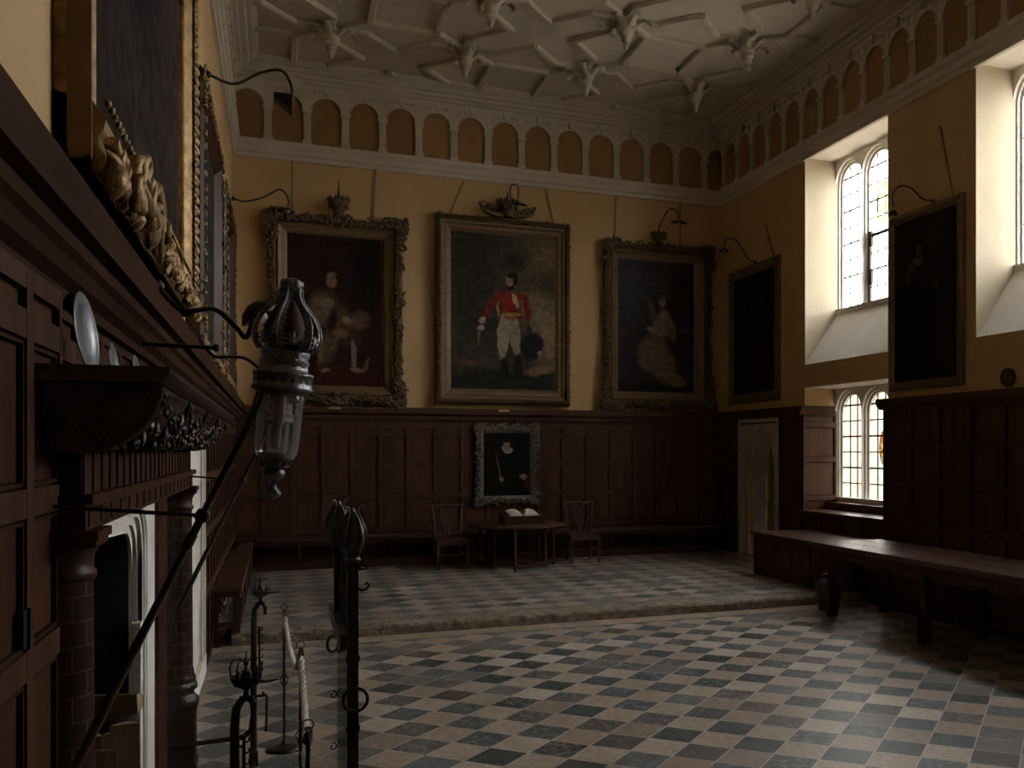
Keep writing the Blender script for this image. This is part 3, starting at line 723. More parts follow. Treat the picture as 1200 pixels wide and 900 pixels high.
plate(.118, 'largest pewter plate standing nearest on the mantelshelf', 3.24)
plate(.072, 'second pewter plate from the left on the mantelshelf', 3.78)
plate(.078, 'third pewter plate from the left on the mantelshelf', 4.36)
plate(.040, 'small pewter plate standing after the little jug', 5.15)
plate(.052, 'pewter plate standing farthest along the mantelshelf', 6.25)
def jug(y, s, lab):
    t = thing('pewter_jug', lab, 'jug', (-.43, y, 2.171), 1.2, 'pewter jugs on the mantelshelf'); t.scale = (s, s, s)
    m = MB(); m.lathe([(.03, 0), (.034, .006), (.022, .02), (.038, .045), (.04, .065), (.028, .09), (.024, .105), (.03, .115), (.025, .112), (.02, .10)], n=20); m.build('body', M_PEWTER, t, local=True)
    m = MB(); m.tube([(.028, 0, .105), (.052, 0, .10), (.060, 0, .075), (.052, 0, .05), (.038, 0, .042)], .005, 6); m.build('handle', M_PEWTER, t, local=True)
jug(4.75, .55, 'tiny pewter jug on the front of the mantelshelf'); jug(5.45, .8, 'middle pewter jug on the mantelshelf'); jug(5.85, .7, 'last pewter jug far along the mantelshelf')

# ------------------------------------------------------------------ lanterns on slanting poles
def lantern(root):
    """built upright about its own base, glass downwards"""
    m = MB(); m.lathe([(.001, -.128), (.012, -.125), (.021, -.115), (.024, -.103), (.018, -.092), (.010, -.082), (.009, -.065), (.014, -.052), (.026, -.04), (.030, -.025), (.026, -.010), (.014, -.002), (.012, .006)], n=20)
    m.v = [(x_, y_, -.128 + (z_ + .128) * .73) for x_, y_, z_ in m.v]
    m.build('finial', M_STEEL, root, local=True)
    m = MB()
    for i in range(12):
        a = i * PI / 6; m.add([(.012 * math.cos(a - .26), .012 * math.sin(a - .26), -.004), (.012 * math.cos(a + .26), .012 * math.sin(a + .26), -.004), (.040 * math.cos(a + .2), .040 * math.sin(a + .2), .004), (.050 * math.cos(a), .050 * math.sin(a), .020), (.040 * math.cos(a - .2), .040 * math.sin(a - .2), .004)], [(0, 1, 2, 3, 4)])
    m.lathe([(.010, -.006), (.036, -.001), (.040, .003), (.010, .002)], n=20); m.xf(Matrix.Translation((0, 0, -.033))); m.build('leaf_cup', M_STEEL, root, local=True)
    m = MB(); m.lathe([(.004, -.025), (.030, -.023), (.048, -.011), (.057, .009), (.0605, .037), (.061, .185)], n=36, caps=False); m.build('glass_jar', G_JAR, root, local=True)
    m = MB(); m.lathe([(.002, -.021), (.030, -.0185), (.043, -.009), (.051, .006), (.002, .006)], n=24, caps=False); m.build('dust', G_DUST, root, local=True)
    m = MB(); m.lathe([(.009, .02), (.009, .09)], n=12); m.lathe([(.013, .09), (.015, .10), (.012, .18)], n=12); m.build('candle_tube', M_DUST, root, local=True)
    m = MB(); m.lathe([(.060, .172), (.072, .182), (.082, .187), (.083, .196), (.079, .200), (.079, .226), (.083, .230), (.081, .238), (.066, .243), (.064, .262), (.068, .268), (.062, .28), (.067, .292), (.066, .30), (.060, .30)], n=36)
    for i in range(16):
        a = i * PI / 8; m.add([(.062 * math.cos(a - .18), .062 * math.sin(a - .18), .178), (.062 * math.cos(a + .18), .062 * math.sin(a + .18), .178), (.063 * math.cos(a), .063 * math.sin(a), .158)], [(0, 1, 2)])
    cb = m.build('collar', M_STEEL, root, local=True)
    m = MB()
    for i in range(20):
        a = i * PI / 10; R_ = Matrix.Rotation(a, 4, 'Z') @ Matrix.Translation((.0795, 0, .213)) @ Matrix.Rotation(PI / 2, 4, 'Y'); st = len(m.v)
        m.lathe([(.001, 0), (.0075, 0)], n=10, caps=False); m.xf(R_, st)
    m.build('vent_hole', M_SOOT, cb, local=True).__setitem__('kind', 'stuff')
    prof = [(.066, .30), (.076, .312), (.082, .325), (.087, .348), (.083, .375), (.070, .402), (.050, .425), (.032, .445), (.023, .465), (.023, .487)]
    for i in range(6):
        a = i * PI / 3 + .22; s_ = MB(); vs = []; K = 30
        for q in range(K + 1):
            f_ = q / K * (len(prof) - 1); j = min(int(f_), len(prof) - 2); g_ = f_ - j
            r = prof[j][0] * (1 - g_) + prof[j + 1][0] * g_; z = prof[j][1] * (1 - g_) + prof[j + 1][1] * g_
            w = (.019 - .010 * q / K) * (1.22 if q % 2 else .86)
            for k_, (dw, dr) in enumerate(((-w, -.003), (-w * .45, .003), (0, .0075), (w * .45, .003), (w, -.003))):
                vs.append(((r + dr) * math.cos(a) - dw * math.sin(a), (r + dr) * math.sin(a) + dw * math.cos(a), z))
        s_.add(vs, [(q * 5 + k_, q * 5 + k_ + 1, q * 5 + k_ + 6, q * 5 + k_ + 5) for q in range(K) for k_ in range(4)], False)
        s_.tube([((p_[0] + .009) * math.cos(a), (p_[0] + .009) * math.sin(a), p_[1]) for p_ in prof], .003, 5)
        s_.build('crown_strap', M_STEEL, root, local=True)
    for i in range(6):
        m = MB(); a = i * PI / 3 + .22 + PI / 6
        for q in range(7):
            an = -PI / 2 * .2 + q * PI * 1.2 / 6; c = Vector((.078 * math.cos(a), .078 * math.sin(a), .322)); tv = Vector((-math.sin(a), math.cos(a), 0))
            m.tube([c, c + tv * .026 * math.cos(an) + Vector((0, 0, .030 * math.sin(an)))], [.005, .0025], 5)
        m.ell((.08 * math.cos(a), .08 * math.sin(a), .322), (.008, .008, .008))
        m.build('fleuron', M_STEEL, root, local=True)
    m = MB(); m.lathe([(.024, .470), (.028, .478), (.026, .488), (.030, .496), (.024, .508), (.012, .514), (.001, .516)], n=16)
    for i in range(6):
        a = i * PI / 3; m.ell((.022 * math.cos(a), .022 * math.sin(a), .498), (.011, .011, .014), None, 7, 4)
    m.build('crown_cap', M_STEEL, root, local=True)
    m = MB(); m.lathe([(.030, .30), (.050, .32), (.052, .365), (.034, .41), (.012, .45)], n=18, caps=False); m.build('inner_lining', simple('dark_red_lining', (.06, .015, .014), None, .8, scale=9), root, local=True)
G_DUST = glass_mat('dusty_glass_floor', (.8, .8, .8), gl=.04, frost=.7)
def lantern_set(Y, lab, lab2, foot, pole_r):
    t = thing('hanging_lantern', lab, 'lantern', (-.004, Y, 1.935), 0, 'crowned glass lanterns on the left wall')
    t.rotation_euler = (0, math.radians(5), 0); lantern(t)
    p = thing('slanting_pole', lab2, 'lantern pole', (-.5, Y, 1.1), 0, 'lantern poles by the left wall')
    P = lambda z: (-.5 + (z - 1.1) * .46, Y, z)
    m = MB(); zs = [foot, 1.2, 1.72, 2.16]
    m.tube([P(z) for z in zs], [pole_r * 1.25, pole_r * 1.1, pole_r * .9, pole_r * .55], 12); m.build('pole', M_POLE, p)
    m = MB(); rt = Matrix.Translation(P(1.765)) @ Matrix.Rotation(math.atan(.46), 4, 'Y')
    m.lathe([(pole_r * .9, -.10), (pole_r * 1.2, -.095), (pole_r * 1.2, -.06), (pole_r * .95, -.055), (pole_r * .95, -.018), (pole_r * 1.5, -.014), (pole_r * 1.7, .0), (pole_r * 1.5, .014), (pole_r * .9, .018)], n=16); m.xf(rt); m.build('knop', M_IRON, p)
    m = MB(); m.tube([(-.57, Y, 1.80), P(1.765)], .0055, 8); m.build('stay_rod', M_IRON, p)
    m = MB(); m.lathe([(.005, -.012), (.024, -.010), (.028, 0), (.020, .006), (.012, .012), (.004, .014)], n=16); m.xf(Matrix.Translation((-.565, Y, 1.80)) @ Matrix.Rotation(PI / 2, 4, 'Y')); m.build('rosette', M_IRON, p)
    m = MB(); m.tube([P(2.16), (-.012, Y, 2.19)], .004, 6); m.tube([P(2.0), (-.05, Y, 2.12)], .004, 6); m.build('fork', M_IRON, p)
lantern_set(3.0, 'large near glass lantern under a spiky metal crown, hanging before the portraits', 'thick dark pole slanting up to the near lantern', .70, .0115)
lantern_set(6.4, 'small far lantern seen through and below the near glass lantern', 'thinner pole slanting up behind the near one', 1.0, .0125)
# ------------------------------------------------------------------ helpers for pictures
def ring_bar(m, fn, rect, prof):
    """mitred frame; rect = outer a0,a1,z0,z1, prof = [(inset, out)...] closed outline"""
    a0, a1, z0, z1 = rect; k = len(prof); vs = []
    for (sa, sz, ca, cz) in ((1, 1, a0, z0), (-1, 1, a1, z0), (-1, -1, a1, z1), (1, -1, a0, z1)):
        for (i_, n_) in prof: vs.append(fn(ca + sa * i_, cz + sz * i_, n_))
    fs = [(c * k + i, ((c + 1) % 4) * k + i, ((c + 1) % 4) * k + (i + 1) % k, c * k + (i + 1) % k) for c in range(4) for i in range(k)]
    m.add(vs, fs)
def paint(name, rect_px, aspect, base, blobs, rough=.42):
    """canvas material: soft-edged painted shapes given in the photograph's pixels"""
    xL, xR, yT, yB = rect_px
    m, nt, b = nt_new(name); uv = N(nt, 'ShaderNodeUVMap')
    no = N(nt, 'ShaderNodeTexNoise'); no.inputs['Scale'].default_value = 4; no.inputs['Detail'].default_value = 6; nt.links.new(uv.outputs[0], no.inputs[0])
    # a little warping so that edges look brushed
    n2 = N(nt, 'ShaderNodeTexNoise'); n2.inputs['Scale'].default_value = 14; n2.inputs['Detail'].default_value = 3; nt.links.new(uv.outputs[0], n2.inputs[0])
    vs = N(nt, 'ShaderNodeVectorMath', operation='SUBTRACT'); nt.links.new(n2.outputs[1], vs.inputs[0]); vs.inputs[1].default_value = (.5, .5, .5)
    sc = N(nt, 'ShaderNodeVectorMath', operation='SCALE'); nt.links.new(vs.outputs[0], sc.inputs[0]); sc.inputs['Scale'].default_value = .035
    ad = N(nt, 'ShaderNodeVectorMath', operation='ADD'); nt.links.new(uv.outputs[0], ad.inputs[0]); nt.links.new(sc.outputs[0], ad.inputs[1])
    c = ramp(nt, no.outputs[0], [(.35, base[0]), (.65, base[1])])
    px_ = aspect / (xR - xL); py_ = 1 / (yB - yT)
    for (x, y, rx, ry, rot, soft, col) in blobs:
        mp = N(nt, 'ShaderNodeMapping', vector_type='TEXTURE')
        mp.inputs[1].default_value = ((x - xL) * px_, (yB - y) * py_, 0); mp.inputs[2].default_value = (0, 0, math.radians(-rot)); mp.inputs[3].default_value = (rx * px_, ry * py_, 1)
        nt.links.new(ad.outputs[0], mp.inputs[0])
        sx = N(nt, 'ShaderNodeSeparateXYZ'); nt.links.new(mp.outputs[0], sx.inputs[0])
        l = math_n(nt, 'SQRT', math_n(nt, 'ADD', math_n(nt, 'MULTIPLY', sx.outputs[0], sx.outputs[0]), math_n(nt, 'MULTIPLY', sx.outputs[1], sx.outputs[1])))
        mr = N(nt, 'ShaderNodeMapRange', interpolation_type='SMOOTHSTEP'); nt.links.new(l, mr.inputs[0])
        mr.inputs[1].default_value = max(0, 1 - soft); mr.inputs[2].default_value = 1 + soft * .25; mr.inputs[3].default_value = 1; mr.inputs[4].default_value = 0
        c = mixc(nt, mr.outputs[0], c, tuple(q * .82 for q in col))
    n3 = N(nt, 'ShaderNodeTexNoise'); n3.inputs['Scale'].default_value = 26; n3.inputs['Detail'].default_value = 5; nt.links.new(uv.outputs[0], n3.inputs[0])
    c = mixc(nt, 1., c, ramp(nt, n3.outputs[0], [(.3, (.62, .60, .58)), (.7, (1.3, 1.27, 1.22))]), 'MULTIPLY')
    nt.links.new(c, b.inputs['Base Color']); b.inputs['Roughness'].default_value = 1.0 if 'dark_p' in name else rough + .15; b.inputs['Specular IOR Level'].default_value = .0 if 'dark_p' in name else .10
    if 'dark_p' in name: wax(m, nt, b, .006, .35)
    return m
def canvas(fn, rect, n, mat, parent):
    a0, a1, z0, z1 = rect; w = (a1 - a0) / (z1 - z0)
    m = MB(); m.add([fn(a0, z0, n), fn(a1, z0, n), fn(a1, z1, n), fn(a0, z1, n)], [(0, 1, 2, 3)]); m.prism([(a0, z0), (a1, z0), (a1, z1), (a0, z1)], fn, .0, n - .004)
    o = m.build('canvas', mat, parent); uvl = o.data.uv_layers.new(name='UVMap')
    A = {0: (0, 0), 1: (w, 0), 2: (w, 1), 3: (0, 1)}
    if fn is right: A = {0: (w, 0), 1: (0, 0), 2: (0, 1), 3: (w, 1)}
    for li, l in enumerate(o.data.loops):
        uvl.data[li].uv = A[l.vertex_index] if l.vertex_index < 4 else (0, 0)
    return o
def scroll(m, fn, a, z, n, size, ang, flip, r, turns=1.4, k=12):
    pts = []
    for i in range(k):
        t = i / (k - 1); rr = size * (1 - t * .85); th = ang + flip * t * turns * 2 * PI
        pts.append(fn(a + rr * math.cos(th), z + rr * math.sin(th), n + .02 * math.sin(PI * t)))
    m.tube(pts, [r * (1 - .5 * i / (k - 1)) for i in range(k)], 6)
def leafwork(m, fn, rect, w, n, step, size, seed, corner=1.5, only=None):
    """carved leaves and scrolls following the outer rim of a frame"""
    rnd = random.Random(seed); a0, a1, z0, z1 = rect
    sides = [('b', a0, a1, z0 + w / 2), ('t', a0, a1, z1 - w / 2), ('l', z0, z1, a0 + w / 2), ('r', z0, z1, a1 - w / 2)]
    for nm, s0, s1, c in sides:
        if only and nm not in only: continue
        q = s0; kk = 0
        while q < s1:
            dc = min(q - s0, s1 - q); f_ = corner if dc < (s1 - s0) * .14 else 1.0
            if abs(q - (s0 + s1) / 2) < .2 and nm in 'tb': f_ = corner * .9
            sz = size * f_ * rnd.uniform(.8, 1.2); off = rnd.uniform(-.3, .3) * w + (.25 * w * (f_ - 1) * (1 if nm in 'tr' else -1))
            a, z = (q, c + off) if nm in 'bt' else (c + off, q)
            scroll(m, fn, a, z, n, sz, rnd.uniform(0, 6.28), 1 if kk % 2 else -1, sz * .28, 1.1, 9)
            for _ in range(2):
                an = rnd.uniform(0, PI); u = Matrix.Rotation(an, 3, 'Z')
                base_ = Vector((rnd.uniform(-.5, .5) * w + a, z + rnd.uniform(-.5, .5) * w)); L = sz * .75
                dx, dz = math.cos(an), math.sin(an)
                p = [fn(base_[0] + dx * t * L, base_[1] + dz * t * L, n + .018 * (1 - t * t)) for t in (-1, -.5, 0, .5, 1)]
                m.tube(p, [.003, sz * .25, sz * .34, sz * .22, .003], 6)
            q += step / f_; kk += 1
def beads(m, fn, rect, n, step, r):
    a0, a1, z0, z1 = rect
    for s0, s1, f_ in ((a0, a1, lambda q: (q, z0)), (a0, a1, lambda q: (q, z1)), (z0, z1, lambda q: (a0, q)), (z0, z1, lambda q: (a1, q))):
        k = int((s1 - s0) / step)
        for i in range(k + 1):
            a, z = f_(s0 + (s1 - s0) * i / k); c = fn(a, z, n); m.ell(c, (r, r, r), None, 6, 3)
def straps(fn, pairs, lab, grp, n=.02):
    for (p0, p1), l in zip(pairs, lab):
        m = MB(); m.bar(fn(p0[0], p0[1], n), fn(p1[0], p1[1], n), .03, .004); m.build('hanging_strap', M_CORD, label=l, cat='strap', group=grp)
def brass_label(fn, a, z, lab, n=.168, w=.09):
    m = MB(); m.prism([(a - w, z - .016), (a + w, z - .016), (a + w, z + .016), (a - w, z + .016)], fn, n, n + .004); o = m.build('name_plate', M_BRASS, label=lab, cat='label')
    m = MB()
    for q in (-.8, .8): c = fn(a + q * w, z, n + .004); m.ell(c, (.004, .004, .004), None, 6, 3)
    m.build('screw', M_BRASS, o)

# ---- back wall, left: seated sitter in robes, heavy carved frame
K = (.006, .005, .004)
o = thing('portrait_painting', 'portrait of a seated person in robes, ornate carved gilt frame, left on the back wall', 'painting', back(.86, 2.66, .05))
c = canvas(back, (.135, 1.55, 2.94, 5.32), .05, paint('seated_portrait', (336, 447, 272, 452), .595, ((.016, .009, .007), (.026, .013, .009)), [
    (360, 300, 40, 60, 0, .9, (.035, .010, .008)), (430, 300, 30, 90, 0, .9, (.012, .007, .007)), (392, 440, 70, 20, 0, .5, (.055, .012, .010)),
    (375, 360, 20, 26, 20, .6, (.16, .11, .07)), (420, 372, 17, 13, -25, .6, (.13, .08, .05)), (398, 375, 15, 24, 0, .6, (.10, .055, .03)), (385, 400, 12, 34, 18, .6, (.12, .075, .045)),
    (410, 395, 16, 14, 0, .6, (.05, .03, .02)), (388, 375, 7, 20, 5, .6, (.022, .012, .01)), (383, 352, 9, 7, 0, .5, (.20, .16, .12)),
    (387, 327, 7, 9, 0, .35, (.27, .17, .11)), (387, 319, 7, 4, 0, .5, (.20, .17, .14)), (406, 372, 8, 5, 30, .5, (.24, .19, .15)), (375, 410, 4, 22, 8, .4, (.15, .10, .06)),
    (413, 412, 4, 19, -4, .35, (.24, .18, .12)), (417, 431, 9, 3.5, 15, .4, (.22, .16, .11)), (428, 425, 3, 12, 25, .5, (.16, .11, .07)), (379, 433, 7, 3, -5, .4, (.20, .15, .10)), (398, 388, 12, 6, 0, .5, (.16, .10, .05))]), o)
m = MB(); RA = (-.15, 1.86, 2.68, 5.60)
ring_bar(m, back, RA, [(0, .02), (.0, .09), (.04, .14), (.10, .15), (.13, .10), (.14, .02)]); m.build('outer_frame', M_GILT, o)
m = MB(); ring_bar(m, back, (-.02, 1.73, 2.80, 5.47), [(0, .02), (0, .10), (.03, .12), (.06, .10), (.08, .09), (.13, .075), (.145, .065), (.16, .052), (.16, .02)]); m.build('inner_molding', M_GILTP, o)
m = MB(); leafwork(m, back, RA, .13, .14, .10, .062, 11, 1.6); m.build('carving', M_GILT, o, kind='stuff')
m = MB(); beads(m, back, (-.05, 1.76, 2.775, 5.50), .11, .07, .016); m.build('bead_row', M_GILTP, o)
# ---- back wall, middle: standing officer
o = thing('portrait_painting', 'large middle portrait of a standing officer in red coat and white breeches', 'painting', back(3.5, 2.69, .05))
c = canvas(back, (2.64, 4.41, 2.92, 5.56), .05, paint('officer_portrait', (528, 650, 270, 460), .67, ((.030, .026, .020), (.055, .047, .035)), [
    (640, 290, 60, 34, -20, .9, (.17, .125, .065)), (552, 300, 32, 50, 0, .9, (.035, .030, .025)), (625, 355, 34, 30, 20, .9, (.20, .155, .09)), (642, 390, 26, 50, 0, .9, (.27, .21, .12)), (600, 300, 26, 20, -20, .9, (.03, .027, .023)),
    (555, 372, 26, 42, 0, .9, (.040, .034, .027)), (590, 452, 82, 22, 0, .35, (.022, .023, .019)), (547, 425, 22, 4, 4, .8, (.14, .06, .03)), (632, 433, 24, 6, -8, .7, (.26, .17, .10)), (645, 448, 12, 16, 0, .5, (.03, .028, .022)),
    (622, 403, 15, 20, 28, .25, (.012, .014, .020)), (632, 412, 5, 4, 0, .4, (.30, .25, .2)), (635, 419, 3, 6, 0, .4, (.25, .08, .05)),
    (588, 392, 7.5, 30, 3, .2, (.36, .31, .22)), (601, 390, 7, 28, -6, .2, (.29, .25, .18)), (595, 374, 12, 12, 0, .3, (.33, .28, .20)), (589, 432, 6, 15, 2, .25, (.016, .014, .013)), (606, 428, 6, 16, -4, .25, (.014, .013, .012)),
    (597, 355, 13, 19, 0, .3, (.24, .024, .017)), (573, 358, 4.6, 20, 26, .4, (.20, .020, .014)), (616, 358, 4.6, 21, -9, .4, (.20, .021, .015)), (584, 344, 8, 6, 18, .5, (.23, .026, .019)), (608, 343, 8, 6, -18, .5, (.22, .024, .018)), (590, 352, 4, 14, 6, .9, (.30, .036, .025)), (606, 364, 5, 9, 0, .9, (.15, .016, .012)),
    (564, 374, 4, 5, 20, .4, (.50, .38, .25)), (562, 383, 4, 4, 0, .4, (.45, .34, .25)), (560, 394, 1.5, 12, 6, .4, (.20, .12, .05)), (618, 383, 4, 5, 0, .4, (.03, .02, .02)),
    (598, 366, 12, 3, 0, .3, (.34, .22, .07)), (603, 350, 3, 9, -15, .4, (.45, .38, .26)), (600, 347, 2, 7, 0, .4, (.50, .40, .20)), (582, 360, 1.5, 13, 0, .5, (.42, .22, .06)),
    (596, 333, 5.5, 5, 0, .3, (.018, .016, .016)), (596, 325, 5.2, 7.5, 0, .25, (.42, .22, .14)), (599, 319, 7, 5, -15, .3, (.02, .014, .011)), (602, 324, 3.4, 7, 0, .4, (.02, .014, .011))]), o)
m = MB(); RB = (2.38, 4.66, 2.70, 5.83)
ring_bar(m, back, RB, [(0, .02), (0, .10), (.03, .15), (.07, .16), (.10, .13), (.11, .02)]); m.build('outer_frame', M_GILT, o)
m = MB(); ring_bar(m, back, (2.48, 4.56, 2.80, 5.73), [(0, .02), (0, .12), (.03, .115), (.06, .09), (.10, .085), (.13, .07), (.155, .052), (.165, .052), (.165, .02)]); m.build('inner_molding', M_GILTP, o)
m = MB(); leafwork(m, back, (2.39, 4.65, 2.71, 5.82), .07, .145, .075, .026, 5, 1.0); beads(m, back, (2.53, 4.51, 2.85, 5.68), .10, .05, .013); m.build('carving', M_GILT, o, kind='stuff')
# ---- back wall, right: seated lady
o = thing('portrait_painting', 'portrait of a seated person in a pale gown, carved frame, right on the back wall', 'painting', back(6.3, 2.7, .05))
c = canvas(back, (5.53, 7.01, 2.985, 5.34), .05, paint('lady_portrait', (722, 812, 302, 458), .63, ((.022, .020, .022), (.034, .030, .032)), [
    (742, 330, 26, 50, 0, .9, (.050, .050, .058)), (800, 340, 22, 70, 0, .8, (.038, .012, .014)), (735, 420, 16, 30, 0, .9, (.035, .018, .032)), (800, 395, 20, 30, 0, .8, (.03, .012, .012)), (765, 455, 60, 10, 0, .6, (.020, .018, .020)),
    (763, 412, 19, 27, 20, .3, (.17, .115, .068)), (775, 425, 16, 26, -25, .3, (.18, .125, .075)), (785, 441, 22, 9, 20, .35, (.20, .15, .09)), (775, 378, 13, 16, 0, .3, (.22, .17, .12)), (786, 385, 5, 14, -10, .4, (.17, .12, .085)), (764, 386, 10, 5, 25, .4, (.26, .19, .13)),
    (762, 362, 4, 16, -14, .5, (.12, .085, .05)), (776, 366, 6, 6, 0, .4, (.28, .19, .13)), (774, 352, 4.5, 6.5, 0, .3, (.30, .19, .13)), (775, 345, 5.5, 3.5, 0, .4, (.10, .07, .05)), (800, 384, 8, 2.5, 0, .5, (.10, .06, .035))]), o)
m = MB(); RC = (5.27, 7.33, 2.70, 5.61)
ring_bar(m, back, RC, [(0, .02), (.0, .09), (.04, .14), (.09, .15), (.12, .10), (.13, .02)]); m.build('outer_frame', M_GILT, o)
m = MB(); ring_bar(m, back, (5.39, 7.21, 2.82, 5.49), [(0, .02), (0, .10), (.03, .12), (.06, .10), (.08, .085), (.12, .07), (.15, .052), (.16, .052), (.16, .02)]); m.build('inner_molding', M_GILTP, o)
m = MB(); leafwork(m, back, RC, .12, .14, .10, .060, 23, 1.6); m.build('carving', M_GILT, o, kind='stuff')
m = MB(); beads(m, back, (5.37, 7.23, 2.80, 5.51), .11, .07, .015); m.build('bead_row', M_GILTP, o)
# ---- small portrait on the panelling above the table
ZF = .07
bk2 = lambda a, z, n: (a, YB - ZF - n, z)
o = thing('portrait_painting', 'small portrait of a person in black with white ruff, silvery carved frame above the table', 'painting', bk2(3.56, 1.03, .03))
c = canvas(bk2, (3.17, 3.95, 1.17, 2.23), .03, paint('ruff_portrait', (565, 620, 505, 583), .74, ((.006, .006, .006), (.010, .009, .009)), [
    (580, 570, 14, 16, 0, .9, (.012, .012, .008)), (593, 555, 15, 34, 0, .4, (.007, .007, .007)), (593, 525, 7.5, 4.5, 20, .3, (.42, .38, .32)), (593, 527, 5, 4, 0, .4, (.38, .34, .28)), (592, 520, 4.5, 6.5, 0, .3, (.40, .21, .13)), (591, 514.5, 5, 3, 0, .35, (.02, .015, .012)), (593, 523.5, 3, 3, 0, .5, (.30, .17, .12)),
    (583, 549, .9, 24, -12, .4, (.20, .13, .07)), (586, 562, 3.5, 3, 30, .4, (.36, .22, .14)), (613, 558, 4.5, 2.5, 20, .4, (.38, .24, .16)), (616, 568, 4, 9, 0, .6, (.10, .015, .018)), (611, 560, 5, 2, 40, .5, (.30, .26, .22))]), o)
m = MB(); RF = (3.04, 4.08, 1.05, 2.36)
ring_bar(m, bk2, RF, [(.02, .0), (.03, .04), (.07, .06), (.11, .045), (.125, .035), (.13, .03), (.13, .0)]); m.build('frame', M_SILVER, o)
m = MB(); leafwork(m, bk2, RF, .09, .06, .06, .046, 31, 1.25); m.build('carving', M_SILVER, o, kind='stuff')
m = MB(); m.prism([(3.46, 1.10), (3.66, 1.10), (3.64, 1.15), (3.48, 1.15)], bk2, .06, .075); m.build('gilt_tablet', M_BRASS, o)
# ---- right wall pictures
o = thing('portrait_painting', 'dark portrait of three standing figures, plain gilt frame, beyond the bright window', 'painting', right(14.7, 2.74, .04))
c = canvas(right, (13.98, 15.48, 2.93, 5.0), .04, paint('three_figures_portrait', (865, 911, 306, 464), .72, ((.006, .005, .005), (.010, .007, .006)), [
    (888, 440, 26, 32, 0, .9, (.028, .007, .007)), (876, 375, 4, 5, 0, .5, (.08, .03, .02)), (887, 352, 3, 7, 0, .5, (.09, .03, .02)), (899, 345, 3, 7, 0, .5, (.09, .032, .02)), (888, 380, 3, 14, 0, .8, (.05, .012, .01)), (890, 415, 2, 22, 0, .7, (.05, .014, .01)), (898, 410, 2, 22, 0, .7, (.045, .012, .01)), (880, 420, 2, 22, 0, .7, (.04, .01, .01))]), o)
m = MB(); ring_bar(m, right, (13.80, 15.63, 2.76, 5.13), [(0, .0), (0, .05), (.03, .075), (.09, .085), (.13, .06), (.16, .045), (.17, .04), (.17, 0)]); m.build('frame', M_GILTP, o)
m = MB(); leafwork(m, right, (13.81, 15.62, 2.77, 5.12), .04, .06, .11, .02, 41, 1.0, 'lrt'); m.build('carving', M_GILT, o, kind='stuff')
o = thing('portrait_painting', 'dark full-length portrait of a person in black with white collar, between the windows', 'painting', right(10, 2.73, .04))
c = canvas(right, (9.36, 10.62, 2.84, 4.90), .04, paint('collar_portrait', (1049, 1124, 240, 448), .61, ((.007, .005, .005), (.014, .009, .008)), [
    (1105, 250, 20, 50, 0, .8, (.022, .018, .016)), (1075, 380, 20, 70, 0, .5, (.006, .005, .005)), (1112, 400, 14, 40, 0, .9, (.026, .007, .007)), (1078, 295, 8, 6, 10, .5, (.16, .15, .14)), (1080, 283, 4, 8, 0, .4, (.14, .085, .06)), (1066, 318, 3, 8, 20, .5, (.10, .06, .045)), (1100, 327, 3, 8, -20, .5, (.10, .06, .045)), (1070, 303, 6, 10, 0, .6, (.08, .07, .065))]), o)
m = MB(); ring_bar(m, right, (9.25, 10.735, 2.72, 5.02), [(0, 0), (0, .05), (.02, .07), (.06, .075), (.09, .055), (.11, .045), (.115, .04), (.115, 0)]); m.build('frame', M_GILTP, o)

# ---- left wall pictures
o = thing('portrait_painting', 'huge dark picture in a gilt frame, nearest on the left wall', 'painting', left(4.5, 2.8, .05))
GP = (3.45, 6.35, 3.04, 6.35)
c = canvas(left, GP, .09, paint('huge_dark_painting', (104, 207, -250, 285), .87, ((.030, .024, .021), (.042, .033, .029)), [(190, 10, 60, 120, 0, .9, (.06, .045, .035)), (140, 120, 40, 80, 0, .9, (.018, .018, .022))], .5), o)
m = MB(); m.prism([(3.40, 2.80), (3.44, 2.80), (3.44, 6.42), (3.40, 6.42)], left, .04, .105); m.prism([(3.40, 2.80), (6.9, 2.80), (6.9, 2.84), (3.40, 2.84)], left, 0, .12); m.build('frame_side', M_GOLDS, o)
FPR = [(0, 0), (0, .11), (.02, .135), (.06, .14), (.08, .12), (.12, .12), (.14, .135), (.17, .14), (.20, .12), (.235, .10), (.24, .09), (.24, 0)]
m = MB(); m.prism([(6.88 - u, v) for u, v in FPR], lambda u, v, t: left(u, t, v), 2.80, 6.45); m.prism([(2.80 + u, v) for u, v in FPR], lambda u, v, t: left(t, u, v), 3.42, 6.88)
m.prism([(3.42, 0), (3.42, .105), (3.45, .11), (3.46, .09), (3.46, 0)], lambda u, v, t: left(u, t, v), 2.80, 6.45)
m.build('frame', M_GOLD, o)
m = MB()
for yc, rr in ((6.82, .030), (6.72, .018)):            # twisted rope mouldings up the far side
    z = 2.9
    while z < 6.4: m.ell(left(yc, z, .15), (rr * .8, rr, rr * 1.25), Matrix.Rotation(.7, 3, 'X'), 7, 4); z += rr * 2.1
m.build('rope_molding', M_GOLD, o)
m = MB(); rnd = random.Random(8)
leafwork(m, left, (3.45, 6.8, 2.80, 3.04), .10, .15, .10, .055, 77, 1.4, 'b')
for y in [3.5 + .07 * i for i in range(46)]: m.ell(left(y, 3.045, .135), (.012, .018, .016), None, 6, 3)
m.build('carving', M_GOLD, o, kind='stuff')
m = MB(); yc = 4.0                                  # crested centrepiece of the lower rail
m.ell(left(yc + .12, 2.94, .17), (.045, .10, .10), None, 14, 8); m.ell(left(yc - .25, 3.04, .17), (.04, .06, .055), None, 12, 8)
